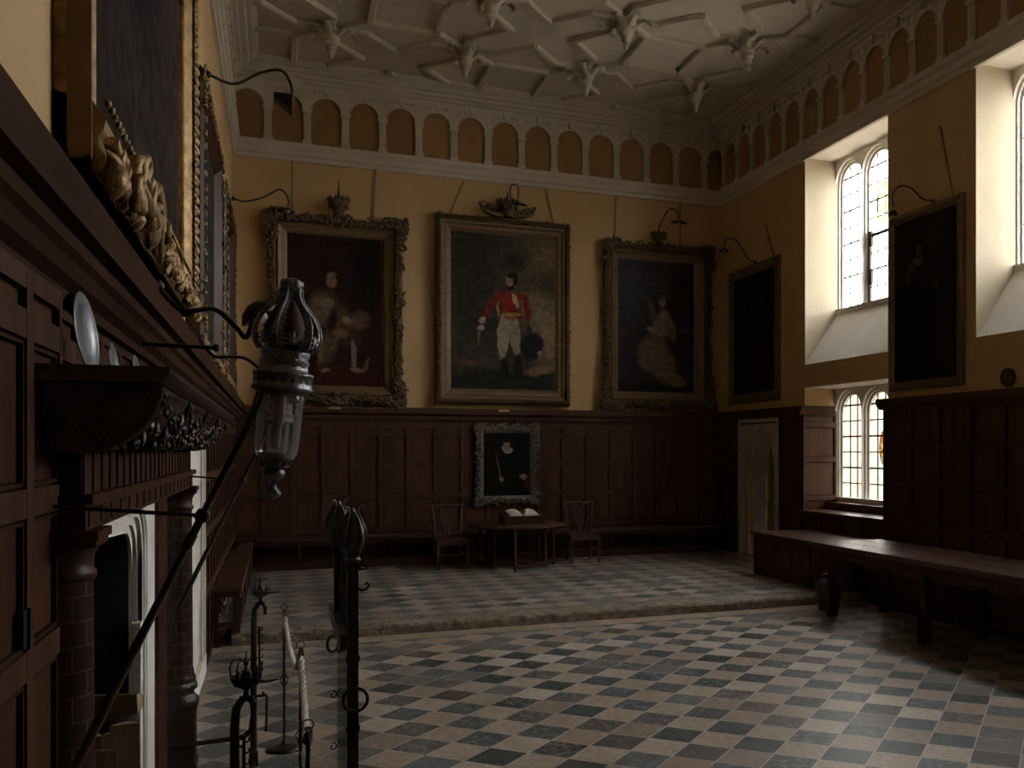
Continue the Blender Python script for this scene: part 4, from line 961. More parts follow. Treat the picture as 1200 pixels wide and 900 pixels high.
for i in range(9): scroll(m, left, yc + rnd.uniform(-.45, .6), 2.93 + rnd.uniform(-.04, .14), .18, rnd.uniform(.05, .09), rnd.uniform(0, 6), 1 if i % 2 else -1, .022, 1.2, 12)
m.tube([left(yc - .5, 2.90, .16), left(yc - .3, 2.98, .18), left(yc, 2.92, .19), left(yc + .3, 3.0, .18), left(yc + .6, 2.88, .16)], [.015, .03, .035, .03, .012], 10)
m.tube([left(yc + .05, 3.02, .17), left(yc + .2, 3.10, .18), left(yc + .36, 3.04, .18), left(yc + .5, 2.93, .16)], [.018, .03, .03, .015], 10)
m.v = [(x_, y_ + .12, z_ - .11) for x_, y_, z_ in m.v]
m.build('cartouche', M_GOLD, o)
for (y0, y1, z0, z1, lab, sd) in ((7.97, 10.7, 2.72, 4.82, 'second picture along the left wall, seen edge-on, scalloped gilt frame', 51), (11.4, 13.9, 2.72, 4.85, 'farthest picture on the left wall, seen edge-on, thin gilt frame', 52)):
    o = thing('portrait_painting', lab, 'painting', left(y0, z0, .02))
    canvas(left, (y0 + .15, y1 - .15, z0 + .15, z1 - .15), .05, paint('dark_painting_%d' % sd, (0, 100, 0, 150), .8, ((.03, .024, .02), (.05, .04, .034)), []), o)
    m = MB(); ring_bar(m, left, (y0, y1, z0, z1), [(0, 0), (0, .10), (.02, .125), (.06, .12), (.10, .09), (.14, .06), (.15, .05), (.15, 0)]); m.build('frame', M_WOODBR, o)
    m = MB(); leafwork(m, left, (y0 + .02, y1, z0, z1), .05, .12, .10, .03, sd, 1.3); m.build('carving', M_GOLD, o, kind='stuff')

straps(back, [((.208, 6.43), (.208, 5.58)), ((1.451, 6.45), (1.40, 5.58)), ((2.85, 6.41), (2.61, 5.80)), ((4.25, 6.41), (4.40, 5.80)), ((5.52, 6.45), (5.49, 5.60)), ((6.75, 6.45), (6.75, 5.60))],
       ['thin strap above the left side of the robed portrait', 'thin strap above the right side of the robed portrait', 'slanting strap above the left side of the officer portrait', 'slanting strap above the right side of the officer portrait', 'thin strap above the left side of the pale-gown portrait', 'thin strap above the right side of the pale-gown portrait'], 'straps holding the back wall pictures')
straps(right, [((9.7, 5.95), (9.45, 5.02)), ((14.3, 5.75), (14.0, 5.13))], ['dark strap above the white-collar portrait', 'dark strap above the three-figure portrait'], 'straps holding the right wall pictures')
brass_label(back, .83, 2.60, 'tiny gold name plate on the rail under the robed portrait'); brass_label(back, 3.5, 2.60, 'tiny gold name plate on the rail under the officer portrait')

# crown-shaped crests standing on the picture frames
def crest(a, z, w, h, lab, spike=0, wings=False):
    t = thing('crown_crest', lab, 'crown ornament', back(a, z, .21), 0, 'crests over the back wall pictures')
    m = MB(); m.lathe([(w * .26, 0), (w * .30, h * .08), (w * .24, h * .16), (w * .30, h * .3), (w * .46, h * .55), (w * .50, h * .78), (w * .44, h * .86), (w * .36, h * .86)], back(a, z, .21), 18); m.build('cup', M_GILT, t)
    m = MB()
    for i in range(10):
        an = i * PI / 5; c = Vector(back(a, z + h * .84, .21)) + Vector((w * .47 * math.cos(an), w * .47 * math.sin(an), 0)); m.ell(c, (w * .09, w * .09, h * .14), None, 7, 4)
    for i in range(9):
        an = i * 2 * PI / 9; c = Vector(back(a, z + h * .45, .21)) + Vector((w * .42 * math.cos(an), w * .42 * math.sin(an), 0)); m.ell(c, (w * .07, w * .07, h * .09), None, 7, 4)
    m.build('rim_leaf', M_GILT, t, kind='stuff')
    if spike:
        m = MB(); m.tube([back(a, z + h * .8, .21), back(a, z + h + spike, .21)], [.024, .006], 8); m.build('spike', M_IRON, t)
    if wings:
        m = MB()
        for s_ in (-1, 1):
            m.tube([back(a + s_ * w * .25, z + .02, .21), back(a + s_ * w * .7, z + .03, .21), back(a + s_ * w * 1.15, z + .10, .21), back(a + s_ * w * 1.35, z + .22, .21)], [.05, .05, .04, .012], 8)
            for q in range(4): scroll(m, back, a + s_ * w * (.55 + q * .2), z + .05 + q * .04, .22, .06, q, s_, .018, 1.2, 10)
        m.build('wing', M_GILT, t)
    return t
crest(.885, 5.60, .32, .30, 'dark crown-like crest with tall spike over the robed portrait', spike=.25)
crest(3.55, 5.83, .36, .30, 'dark winged crest over the middle officer portrait', spike=.14, wings=True)
crest(6.26, 5.60, .29, .22, 'small flared crest over the pale-gown portrait')

# picture lights on bent arms
def pic_light(name_lab, pts, head, size, hood='flat', ang=0):
    t = thing('picture_light', name_lab, 'picture light', pts[0], 0, 'bent-arm picture lights')
    # smooth the arm
    P = [Vector(p) for p in pts]; out = []
    P = [P[0] * 2 - P[1]] + P + [P[-1] * 2 - P[-2]]
    for i in range(1, len(P) - 2):
        for q in range(6):
            s = q / 6; a, b, c, d = P[i - 1:i + 3]
            out.append(.5 * ((2 * b) + (c - a) * s + (2 * a - 5 * b + 4 * c - d) * s * s + (3 * b - a - 3 * c + d) * s ** 3))
    out.append(P[-2]); m = MB(); m.tube(out, .011, 7); m.build('arm', M_IRON, t)
    m = MB(); m.ell(pts[0], (.028, .028, .028), None, 10, 6); m.build('wall_boss', M_IRON, t)
    m = MB(); sx, sy, sz = size
    if hood == 'box':
        m.prism([(-sx, 0), (sx, 0), (sx, -sz * 1.3), (-sx, -sz * .35)], lambda u, v, q: (head[0] + u, head[1] + q, head[2] + v), -sy, sy)
    else:
        st = len(m.v); m.lathe([(.004, .5), (.35, .42), (.75, .15), (1, -.3), (.96, -.32), (.7, .05), (.004, .3)], n=16); m.xf(Matrix.Translation(head) @ Matrix.Rotation(ang, 4, 'Y') @ Matrix.Diagonal((sx, sy, sz, 1)), st)
    sh = m.build('lamp_shade', M_IRON, t)
    m = MB(); m.ell((head[0], head[1], head[2] - sz * .25), (min(sx, sy) * .45,) * 2 + (sz * .35,), None, 10, 6); m.build('bulb', simple('unlit_bulb', (.35, .33, .30), None, .3, scale=9), sh)
pic_light('picture light with square hood on a long arm by the ceiling, upper left', [(-.48, 8.0, 4.765), (-.30, 8.0, 4.72), (-.12, 8.0, 4.83), (.03, 8.0, 4.87), (.10, 8.0, 4.76), (.10, 8.0, 4.63)], (.04, 8.0, 4.68), (.065, .06, .10), 'box')
pic_light('picture light on the thin arm left of the robed portrait', [(-.48, 12.5, 4.92), (-.35, 12.5, 4.90), (-.15, 12.5, 4.97), (.03, 12.5, 5.08), (.12, 12.5, 4.98), (.12, 12.5, 4.88)], (.10, 12.5, 4.84), (.11, .10, .07))
pic_light('picture light hooked over the officer portrait', [back(3.62, 6.12, .12), back(3.60, 6.33, .2), back(3.66, 6.37, .3), back(3.69, 6.28, .38), back(3.68, 6.12, .40)], back(3.70, 6.02, .4), (.15, .06, .05))
pic_light('picture light standing up over the pale-gown portrait', [back(6.27, 5.80, .10), back(6.32, 6.02, .2), back(6.42, 6.21, .3), back(6.53, 6.17, .4), back(6.55, 6.02, .45)], back(6.55, 5.97, .45), (.17, .07, .06))
pic_light('picture light over the three-figure portrait', [right(14.6, 5.14, .06), right(14.75, 5.25, .14), right(14.95, 5.55, .22), right(15.15, 5.64, .3), right(15.3, 5.58, .3), right(15.33, 5.50, .3)], right(15.33, 5.47, .3), (.07, .14, .07), 'flat', .2)
pic_light('picture light over the white-collar portrait between the windows', [right(9.76, 5.03, .08), right(9.88, 5.08, .16), right(10.05, 5.25, .2), right(10.22, 5.31, .25), right(10.36, 5.24, .25), right(10.36, 5.08, .25)], right(10.36, 5.0, .25), (.06, .06, .09))
pic_light('picture light on the curved arm just behind the near lantern', [(-.45, 4.4, 2.613), (-.36, 4.4, 2.52), (-.24, 4.4, 2.53), (-.16, 4.4, 2.46), (-.12, 4.4, 2.42), (-.09, 4.4, 2.50)], (-.075, 4.4, 2.53), (.085, .085, .085), 'flat', -.5)
pic_light('low picture light with arm passing behind the near lantern', [(-.44, 6.6, 2.62), (-.36, 6.6, 2.53), (-.26, 6.6, 2.53), (-.18, 6.6, 2.52), (-.10, 6.6, 2.46), (-.05, 6.6, 2.42)], (-.03, 6.6, 2.40), (.10, .10, .08), 'flat', -.3)
m = MB(); m.tube([(-.56, 4.7, 2.405), (-.25, 4.7, 2.40)], .010, 8); m.ell((-.25, 4.7, 2.40), (.018,) * 3); m.lathe([(.03, 0), (.02, .012), (.008, .02)], n=12, mat=Matrix.Translation((-.56, 4.7, 2.405)) @ Matrix.Rotation(PI / 2, 4, 'Y'))
tag(m.build('stay_rod', M_IRON), 'straight iron rod sticking out from the panelling above the mantelshelf', 'rod')
# round black speaker on the right wall
t = thing('wall_speaker', 'round black disc on the right wall above the panelling', 'speaker', right(8.51, 2.76, 0))
m = MB(); m.lathe([(.105, 0), (.107, .03), (.098, .045), (.085, .042)], n=28, mat=Matrix.Translation(right(8.51, 2.76, 0)) @ Matrix.Rotation(-PI / 2, 4, 'Y')); m.build('housing', M_IRON, t)
m = MB(); m.lathe([(.086, .04), (.05, .048), (.002, .052)], n=24, mat=Matrix.Translation(right(8.51, 2.76, 0)) @ Matrix.Rotation(-PI / 2, 4, 'Y'), caps=False); m.build('grille', M_SPK, t)

# ================================================================== furniture
# long oak table by the right wall
t = thing('long_table', 'long dark oak table with turned legs along the right wall', 'table', (6.4, 7, 0))
m = MB()
for i in range(3): m.box(5.90 + i * .318, 2.6, .80, 5.90 + (i + 1) * .318 - .003, 9.96, .85)
m.build('tabletop', M_WOODH, t, bevel=.006)
m = MB(); m.prism([(5.955, .68), (5.965, .69), (5.96, .735), (5.945, .745), (5.94, .80), (5.99, .80), (5.99, .68)], lambda u, v, q: (u, q, v), 2.8, 9.86)
m.prism([(6.80, .68), (6.76, .68), (6.76, .80), (6.80, .80)], lambda u, v, q: (u, q, v), 2.8, 9.86); m.box(5.98, 9.80, .69, 6.78, 9.86, .80); m.build('apron', M_WOODBR, t)
LEGP = [(.030, .30), (.045, .32), (.032, .34), (.052, .37), (.058, .43), (.044, .50), (.034, .55), (.045, .57), (.032, .59), (.034, .62)]
for i, yy in enumerate((9.70, 7.95, 6.20, 4.45)):
    for xx in (6.0, 6.74):
        m = MB(); m.cbox(xx, yy, 0, .10, .10, .30); m.lathe(LEGP, (xx, yy, 0), 14); m.cbox(xx, yy, .61, .10, .10, .09); m.build('leg', M_WOODBR, t)
m = MB(); m.box(6.71, 4.5, .10, 6.77, 9.65, .17); m.build('stretcher', M_WOODBR, t)
# boxed oak bench on the dais by the right wall
t = thing('boxed_bench', 'boxed oak bench with plain front on the raised floor below the low window', 'bench', (7, 11.5, ZD))
m = MB(); m.box(6.50, 10.50, ZD, 7.48, 12.62, .71)
for i in range(5): y = 10.52 + i * .515; m.box(6.488, y, ZD, 6.50, y + .07, .70)
m.box(6.485, 10.5, ZD, 6.50, 12.62, .22); m.box(6.487, 10.5, .64, 6.50, 12.62, .71); m.build('panelled_front', M_WOOD, t)
m = MB(); m.box(6.44, 10.44, .71, 7.48, 12.68, .75); m.build('seat', M_WOODH, t, bevel=.006)
t = thing('wall_bench', 'low dark oak bench against the panelling behind the long table, added to deepen the shadow under it', 'bench', (7.2, 6, 0))  # added bench, blocks light so the space under the table stays dark
m = MB(); m.box(6.93, 2.6, 0, 7.48, 10.40, .42); m.build('panelled_front', M_WOOD, t)
m = MB(); m.box(6.90, 2.6, .42, 7.48, 10.42, .46); m.build('seat', M_WOODH, t)
t = thing('leather_bucket', 'round black bucket-like container in the shadow behind the end leg of the long table', 'bucket', (6.22, 10.12, 0))
m = MB(); m.lathe([(.12, 0), (.13, .02), (.155, .20), (.165, .34), (.17, .36), (.155, .36), (.145, .2), (.11, .03), (.001, .03)], (6.22, 10.12, 0), 24); m.build('body', M_LEATH, t)
m = MB(); m.tube([(6.22 + .165 * math.cos(a), 10.12, .34 + .10 * math.sin(a)) for a in [PI * i / 12 for i in range(13)]], .008, 6); m.build('handle', M_LEATH, t)

# bench fixed along the back wall, on the dais
t = thing('wall_bench', 'long low oak bench with slender posts running along the back wall', 'bench', (3.5, 15.8, ZD))
m = MB(); m.box(-.30, 15.58, .565, 7.45, 16.01, .605); m.build('seat', M_WOODX, t, bevel=.004)
m = MB(); m.box(-.28, 15.62, .50, 7.43, 15.65, .565); m.build('front_rail', M_WOODBR, t)
m = MB(); m.box(-.28, 15.61, ZD, 7.43, 15.67, .25); m.box(-.28, 15.60, .235, 7.43, 15.66, .255); m.build('bottom_rail', M_WOODBR, t)
for i in range(6):
    x = .30 + i * 1.24
    m = MB(); m.lathe([(.026, .25), (.034, .27), (.020, .29), (.018, .33), (.024, .42), (.018, .46), (.028, .48), (.024, .50)], (x, 15.635, 0), 12); m.cbox(x, 15.635, ZD + .0, .075, .075, .13); m.build('leg', M_WOODBR, t)
# bench along the left wall
t = thing('wall_bench', 'oak bench with studded front and open latticed end, along the left wall', 'bench', (-.46, 13, ZD))
m = MB(); m.box(-.595, 10.44, .545, -.325, 15.56, .58); m.build('seat', M_WOODH, t, bevel=.004)
m = MB()
m.box(-.585, 10.47, 0, -.535, 10.52, .545); m.build('leg', M_WOODBR, t)
m = MB(); m.box(-.385, 10.48, ZD, -.345, 10.52, .545); m.build('leg', M_WOODBR, t)
m = MB(); m.box(-.54, 10.48, .49, -.38, 10.515, .545); m.build('end_rail', M_WOODBR, t)
m = MB(); m.box(-.54, 10.48, .19, -.38, 10.515, .24); m.build('end_rail', M_WOODBR, t)
m = MB()
for q in ((-.535, .25, -.44, .49), (-.45, .24, -.52, .49), (-.46, .24, -.39, .46), (-.40, .24, -.45, .49), (-.53, .40, -.39, .44), (-.50, .24, -.50, .49), (-.425, .24, -.425, .49)):
    m.tube([(q[0], 10.50, q[1]), ((q[0] + q[2]) / 2 + .01, 10.49, (q[1] + q[3]) / 2), (q[2], 10.50, q[3])], .0055, 6)
m.build('lattice', M_STEEL, t)
m = MB(); m.box(-.36, 10.52, .46, -.345, 15.5, .545); m.build('front_rail', M_WOODBR, t)
m = MB(); m.box(-.37, 10.52, ZD, -.345, 15.5, .22); m.build('bottom_rail', M_WOODBR, t)
for i in range(4):
    y = 11.6 + i * 1.25; m = MB(); m.lathe([(.022, .2), (.03, .24), (.018, .28), (.024, .38), (.018, .44), (.026, .47)], (-.36, y, 0), 12); m.build('leg', M_WOODBR, t)
m = MB()
for i in range(26):
    for z in (.475, .53): m.ell((-.342, 10.6 + i * .19, z), (.006, .010, .010), None, 7, 4)
m.build('stud', M_BRASS, t, kind='stuff')

# side chairs beside the gate-leg table
def chair(loc, rz, label):
    t = thing('side_chair', label, 'chair', loc, rz, 'side chairs by the round table')
    m = MB(); m.prism([(-.21, .20), (.21, .20), (.245, -.20), (-.245, -.20)], lambda u, v, q: (u, v, q), .425, .455); m.build('seat', M_CHAIR, t, local=True, bevel=.008)
    m = MB()
    for a, b in (((-.20, .19), (.20, .19)), ((.20, .19), (.23, -.19)), ((.23, -.19), (-.23, -.19)), ((-.23, -.19), (-.20, .19))): m.bar((*a, .395), (*b, .395), .022, .06)
    m.build('seat_rail', M_CHAIR, t, local=True)
    for s in (-1, 1):
        m = MB(); m.box(s * .225 - .02, -.205, 0, s * .225 + .02, -.165, .425); m.build('leg', M_CHAIR, t, local=True)
        m = MB(); m.tube([(s * .19, .26, 0), (s * .19, .22, .22), (s * .19, .20, .44)], .02, 4); m.build('leg', M_CHAIR, t, local=True)
        m = MB(); m.tube([(s * .19, .20, .42), (s * .20, .22, .62), (s * .215, .25, .82), (s * .235, .275, .935), (s * .262, .285, .955)], [.019, .017, .016, .016, .010], 6); m.build('back_post', M_CHAIR, t, local=True)
        m = MB(); m.bar((s * .21, .21, .20), (s * .225, -.185, .20), .018, .026); m.build('stretcher', M_CHAIR, t, local=True)
    m = MB(); m.bar((-.205, 0, .20), (.205, 0, .20), .018, .026); m.build('stretcher', M_CHAIR, t, local=True)
    m = MB(); m.tube([(-.262, .285, .955), (-.20, .28, .945), (-.10, .285, .935), (0, .288, .955), (.10, .285, .935), (.20, .28, .945), (.262, .285, .955)], [.014, .020, .022, .026, .022, .020, .014], 6); m.build('crest_rail', M_CHAIR, t, local=True)
    m = MB(); Y = lambda z: .205 + (z - .44) * .165
    for s in (-1, 1):
        m.tube([(s * x, Y(z), z) for x, z in ((.065, .45), (.045, .50), (.030, .56), (.045, .63), (.075, .70), (.085, .78), (.070, .86), (.10, .93))], .011, 6)
        m.tube([(s * x, Y(z), z) for x, z in ((.0, .62), (.035, .68), (.015, .76), (-.02, .82), (.03, .88), (.05, .93))], .010, 6)
    m.tube([(0, Y(z), z) for z in (.45, .52, .60)], .022, 6); m.tube([(0.05 * math.cos(a), Y(.74), .74 + .05 * math.sin(a)) for a in [i * PI / 8 for i in range(16)]], .009, 6, closed=True)
    m.build('splat', M_CHAIR, t, local=True)
    return t
c0 = chair((2.46, 14.98, ZD), .05, 'wooden side chair with pierced splat, left of the round table')
copy_tree(c0, None, (4.58, 15.0, ZD), -.05, 'wooden side chair with pierced splat, right of the round table')

# round gate-leg table
t = thing('gateleg_table', 'round oak gate-leg table below the small portrait', 'table', (3.45, 14.85, ZD))
m = MB(); m.lathe([(.001, .765), (.76, .765), (.78, .775), (.775, .79), (.001, .79)], (3.45, 14.85, 0), 48, caps=False); m.build('tabletop', M_WOODX, t)
m = MB(); m.box(3.02, 14.62, .66, 3.88, 14.65, .765); m.box(3.02, 15.05, .66, 3.88, 15.08, .765); m.box(3.02, 14.62, .66, 3.05, 15.08, .765); m.box(3.85, 14.62, .66, 3.88, 15.08, .765); m.build('frieze_rail', M_WOOD, t)
TL = [(.026, .22), (.034, .24), (.020, .26), (.026, .32), (.030, .36), (.020, .42), (.018, .52), (.032, .56), (.022, .58), (.024, .60)]
for (x, y) in ((3.27, 14.13), (2.92, 14.95), (3.05, 14.64), (3.86, 14.64), (3.05, 15.06), (3.86, 15.06), (4.05, 14.86)):
    m = MB(); m.lathe([(.016, ZD), (.024, ZD + .02), (.018, ZD + .04)], (x, y, 0), 12); m.cbox(x, y, ZD + .035, .05, .05, .06); m.lathe(TL, (x, y, 0), 12); m.cbox(x, y, .60, .05, .05, .165); m.build('leg', M_WOOD, t)
for a, b in (((3.05, 14.64), (3.86, 14.64)), ((3.05, 15.06), (3.86, 15.06)), ((3.05, 14.64), (3.05, 15.06)), ((3.86, 14.64), (3.86, 15.06)), ((3.27, 14.13), (3.86, 14.64)), ((3.86, 14.64), (4.05, 14.86)), ((3.05, 14.64), (2.92, 14.95))):
    m = MB(); m.bar((*a, .195), (*b, .195), .022, .045); m.build('stretcher', M_WOODBR, t)
# book rest and open book
m = MB(); m.prism([(14.60, .791), (15.02, .791), (15.02, .97), (14.60, .905)], lambda u, v, q: (q, u, v), 3.22, 3.86); br = m.build('book_rest', M_WOODBR, bevel=.004); tag(br, 'low brown wooden book rest on the round table', 'book rest')
m = MB(); m.box(3.22, 14.585, .895, 3.86, 14.60, .925); m.build('lip', M_WOODBR, br)
t = thing('open_book', 'open book with bright white pages on the wooden book rest', 'book', (3.53, 14.8, .91))
for s in (-1, 1):
    m = MB(); sec = [(0, .0), (s * .06, .040), (s * .14, .050), (s * .22, .030), (s * .235, .012), (s * .12, .012), (0, -.002)]
    m.prism(sec, lambda u, v, q: (3.53 + u, 14.62 + q, .918 + v + q * .155), 0, .34, True); m.build('page_block', M_PAPER, t)
m = MB(); m.prism([(-.25, -.004), (0, -.010), (.25, -.004), (.25, .004), (0, -.003), (-.25, .004)], lambda u, v, q: (3.53 + u, 14.61 + q, .920 + v + q * .155), 0, .36); m.build('cover', M_LEATH, t)

# ================================================================== ironwork in the foreground
# screen: two posts with tulip heads, a rail and a glass pane
t = thing('iron_screen', 'tall iron screen with two bulbous tulip-headed posts, rings and a glass pane', 'screen', (.26, 3.79, 0))
def tulip(x, y, z, parent, s=1.0):
    m = MB(); m.lathe([(.018, 0), (.030, .006), (.026, .014), (.016, .02), (.036, .05), (.046, .085), (.042, .12), (.028, .155), (.012, .185), (.008, .20)], n=18); m.xf(Matrix.Translation((x, y, z)) @ Matrix.Diagonal((s, s, s, 1))); h = m.build('tulip_head', M_STEELD, parent)
    for i in range(5):
        a = i * 2 * PI / 5 + .3; w = MB(); ca, sa = math.cos(a), math.sin(a)
        pr = [(.018, .01), (.040, .045), (.051, .085), (.047, .12), (.033, .155), (.020, .185), (.028, .205), (.042, .208), (.045, .195)]
        if i not in (0, 3): pr = pr[:5] + [(.014, .185)]
        w.tube([(r * ca, r * sa, z_) for r, z_ in pr], [.004, .007, .008, .008, .006, .005, .004, .004, .003][:len(pr)], 6); w.xf(Matrix.Translation((x, y, z)) @ Matrix.Diagonal((s, s, s, 1))); w.build('petal', M_STEELD, h)
M_STEELD = simple('dark_steel', (.16, .15, .15), (.06, .055, .055), .35, .85, scale=20, bump=.2, bscale=80)
XP = .26
for (x, y, z0) in ((XP, 3.79, 0), (.242, 4.34, 1.26)):
    m = MB(); m.box(x - .02, y - .02, z0, x + .02, y + .02, 1.52); m.cbox(x, y, 1.50, .052, .052, .03)
    if z0 == 0: m.cbox(x, y, 1.16, .05, .05, .02); m.cbox(x, y, .90, .05, .05, .02)
    p = m.build('post', M_IRON, t); tulip(x, y, 1.53, p)
    for zz, L in ((1.515, .055), (1.435, .05)):
        m = MB(); m.tube([(x + .015, y - .01, zz), (x + .03, y - .02, zz - .012), (x + .05, y - .02, zz - .008), (x + .058, y - .02, zz + .008), (x + .05, y - .02, zz + .018), (x + .042, y - .02, zz + .010)], .0045, 6); m.build('hook', M_IRON, p)
m = MB(); m.box(.216, 3.80, 1.20, .246, 4.62, 1.255); m.build('rail', M_IRON, t)
m = MB(); m.box(.232, 3.80, .12, .262, 4.62, .15); m.box(.225, 4.58, 0, .27, 4.62, .15); m.box(.15, 3.77, 0, .37, 3.81, .05); m.build('base_rail', M_IRON, t)
for k_ in range(3):
    m = MB(); y0 = 3.90 + k_ * .13
    m.tube([(.247, y0 + .05 * math.cos(a), 1.35 + .055 * math.sin(2 * a) + (a - PI) * .03) for a in [i * PI / 7 for i in range(15)]], .007, 6); m.build('scroll', M_IRON, t)
m = MB(); m.tube([(.247, 4.06, 1.25), (.247, 4.06, 1.52)], .008, 6); m.tube([(.247, 4.2, 1.25), (.247, 4.2, 1.50)], .008, 6); m.build('baluster', M_IRON, t)
m = MB(); m.box(.244, 3.83, .15, .250, 4.50, 1.215); m.build('glass_pane', G_SCREEN, t)
m = MB(); m.tube([(XP + .008 + .043 * math.cos(a), 3.755, 1.02 + .043 * math.sin(a)) for a in [i * PI / 12 for i in range(24)]], .0065, 7, closed=True); m.build('ring', M_IRON, t)
m = MB(); m.tube([(.232 + .025 * math.cos(a), 4.60 + .02 * math.cos(a), 1.075 + .037 * math.sin(a)) for a in [i * PI / 12 for i in range(24)]], .0065, 7, closed=True); m.tube([(.240, 4.60, 1.112), (.245, 4.60, 1.215)], .004, 5); m.build('ring', M_IRON, t)
for zz in (.87, .64):
    m = MB()
    for s in (-1, 1): scroll(m, lambda a, z, n: (a, 4.51, z), .247 + s * .02, zz + .005 * s, 0, .02, PI / 2, s, .004, 1.1, 10)
    m.build('scroll', M_IRON, t)

# fire-dogs with crown baskets
def firedog(x, y, label):
    t = thing('andiron', label, 'andiron', (x, y, 0), 0, 'tall iron andirons with crown baskets')
    m = MB(); m.tube([(0, 0, .03), (0, 0, .90), (.006, 0, .965), (.028, 0, 1.0), (.055, 0, 1.0), (.066, 0, .975), (.066, 0, .93)], [.020, .017, .016, .015, .015, .013, .010], 8); m.cbox(0, 0, .0, .05, .05, .09); m.build('upright', M_IRON, t, local=True)
    m = MB(); m.tube([(0, 0, .30), (-.01, 0, .22), (-.06, 0, .185), (-.15, 0, .18), (-.32, 0, .175), (-.46, 0, .165)], [.022, .022, .019, .016, .015, .014], 8); m.build('log_bar', M_IRON, t, local=True)
    m = MB(); m.box(-.01, -.12, 0, .01, .12, .03); m.ell((0, -.12, .02), (.018, .018, .018)); m.ell((0, .12, .02), (.018, .018, .018)); m.build('foot', M_IRON, t, local=True)
    m = MB(); m.box(.026, -.006, .56, .038, .006, .86)
    for k_ in range(7): m.tube([(.038, 0, .58 + .042 * k_), (.050, 0, .585 + .042 * k_), (.052, 0, .60 + .042 * k_)], .004, 5)
    for zz in (.60, .82): m.tube([(0, 0, zz), (.03, 0, zz)], .005, 6)
    m.build('spit_rack', M_IRON, t, local=True)
    m = MB(); m.tube([(0, 0, .43), (.07, 0, .43), (.076, 0, .42), (.072, 0, .22)], .009, 7); m.ell((.072, 0, .215), (.013, .013, .013)); m.ell((.055, 0, .445), (.01, .01, .01)); m.build('spit_hook', M_IRON, t, local=True)
    bx = .040
    m = MB(); m.lathe([(.008, 1.0), (.012, 1.02), (.008, 1.03), (.020, 1.04), (.045, 1.052), (.056, 1.075), (.058, 1.085), (.054, 1.085), (.040, 1.06), (.001, 1.05)], (bx, 0, 0), 20); b = m.build('basket', M_IRON, t, local=True)
    for i in range(5):
        a = i * 2 * PI / 5 + .4; m = MB()
        m.tube([(bx + .055 * math.cos(a), .055 * math.sin(a), 1.083), (bx + .060 * math.cos(a), .060 * math.sin(a), 1.12), (bx + .048 * math.cos(a), .048 * math.sin(a), 1.148), (bx + .02 * math.cos(a), .02 * math.sin(a), 1.150), (bx, 0, 1.135)], .0032, 5); m.build('crown_arch', M_IRON, b, local=True)
    m = MB(); m.tube([(bx, 0, 1.05), (bx, 0, 1.18)], [.007, .002], 6); m.ell((bx, 0, 1.10), (.016, .016, .014)); m.ell((bx, 0, 1.135), (.011, .011, .012))
    for i in range(5): a = i * 2 * PI / 5; m.ell((bx + .035 * math.cos(a), .035 * math.sin(a), 1.085), (.010, .010, .018))
    m.build('finial', M_STEELD, b, local=True)
    m = MB(); m.tube([(bx + .03, -.02, 1.068), (bx + .08, -.05, 1.07), (bx + .115, -.055, 1.075)], [.010, .006, .002], 6); m.build('spout', M_STEELD, b, local=True)
    return t
f0 = firedog(-.150, 4.02, 'iron andiron with crown basket, the nearer of the two by the fireplace')
copy_tree(f0, None, (-.135, 6.47, 0), 0, 'iron andiron with crown basket, the farther one, near the dais step')

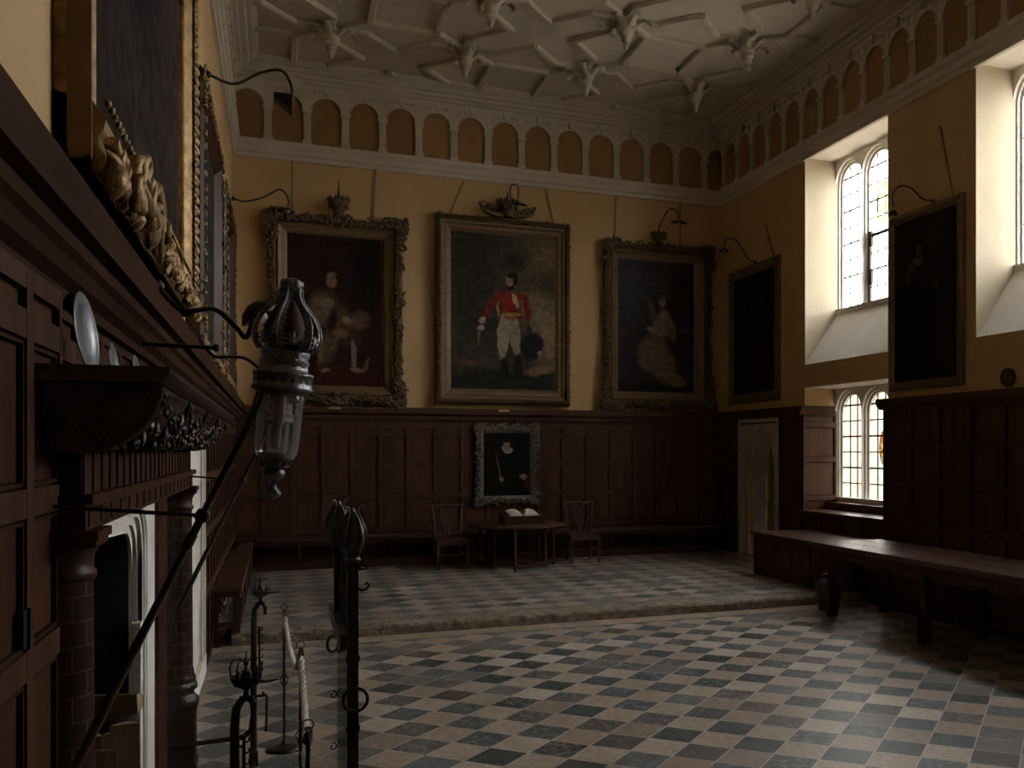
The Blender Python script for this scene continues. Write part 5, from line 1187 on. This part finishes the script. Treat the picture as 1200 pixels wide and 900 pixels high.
# rope barrier
M_CHROME = simple('polished_ring', (.6, .58, .55), None, .22, .95, scale=8)
POSTS = [(.041, 6.755), (.112, 5.41), (.105, 3.83)]
def stanchion(x, y, label):
    t = thing('rope_stanchion', label, 'rope post', (x, y, 0), 0, 'iron posts of the rope barrier')
    m = MB(); m.lathe([(.001, 0), (.112, 0), (.112, .008), (.10, .018), (.06, .032), (.02, .042), (.012, .06)], n=28); m.build('base', M_IRON, t, local=True)
    m = MB(); m.tube([(0, 0, .05), (0, 0, .90)], .0075, 8)
    for k_ in range(60): z = .06 + k_ * .014; a = k_ * .8; m.ell((.003 * math.cos(a), .003 * math.sin(a), z), (.0085, .0085, .009), None, 6, 3)
    m.build('shaft', M_IRON, t, local=True)
    m = MB()
    for k_ in range(4): m.tube([(.024 * math.sin(PI * s / 8) * math.cos(k_ * PI / 2 + s * .35), .024 * math.sin(PI * s / 8) * math.sin(k_ * PI / 2 + s * .35), .40 + .10 * s / 8) for s in range(9)], .003, 5)
    m.build('basket_twist', M_IRON, t, local=True)
    m = MB(); m.tube([(.020 * math.cos(a), 0, .925 + .020 * math.sin(a)) for a in [i * PI / 8 for i in range(16)]], .0035, 6, closed=True); m.build('top_ring', M_CHROME, t, local=True)
    return t
s0 = stanchion(*POSTS[0], 'twisted iron rope post farthest away, on a round base')
copy_tree(s0, None, (*POSTS[1], 0), 0, 'middle twisted iron rope post, hidden behind the hanging rope'); copy_tree(s0, None, (*POSTS[2], 0), 0, 'twisted iron rope post nearest the camera')
for k_, (A, B, zl, lab) in enumerate(((POSTS[0], POSTS[1], .70, 'white twisted rope sagging between the two farther posts'), (POSTS[1], POSTS[2], .72, 'white twisted rope dropping towards the nearest post'))):
    t = thing('barrier_rope', lab, 'rope', (*A, .9), 0, 'white barrier ropes'); m = MB(); n = 60; cen = []
    for i in range(n + 1):
        s = .02 + .96 * i / n; q = 4 * s * (1 - s); cen.append(Vector((A[0] + (B[0] - A[0]) * s + .01 * q, A[1] + (B[1] - A[1]) * s, .905 - (.905 - zl) * q ** .8)))
    for st in range(3):
        pts = []
        for i, c in enumerate(cen): a = i * 1.15 + st * 2 * PI / 3; pts.append(c + Vector((math.cos(a) * .0085, 0, math.sin(a) * .0085)))
        m.tube(pts, .0098, 6)
    m.build('strand', M_ROPE, t)
    for P_, sg in ((cen[0], -1), (cen[-1], 1)):
        m = MB(); m.tube([P_ - Vector((0, .02 * sg, 0)), P_ + Vector((0, .03 * sg, .006))], .0175, 10); m.build('end_cap', M_CHROME, t)
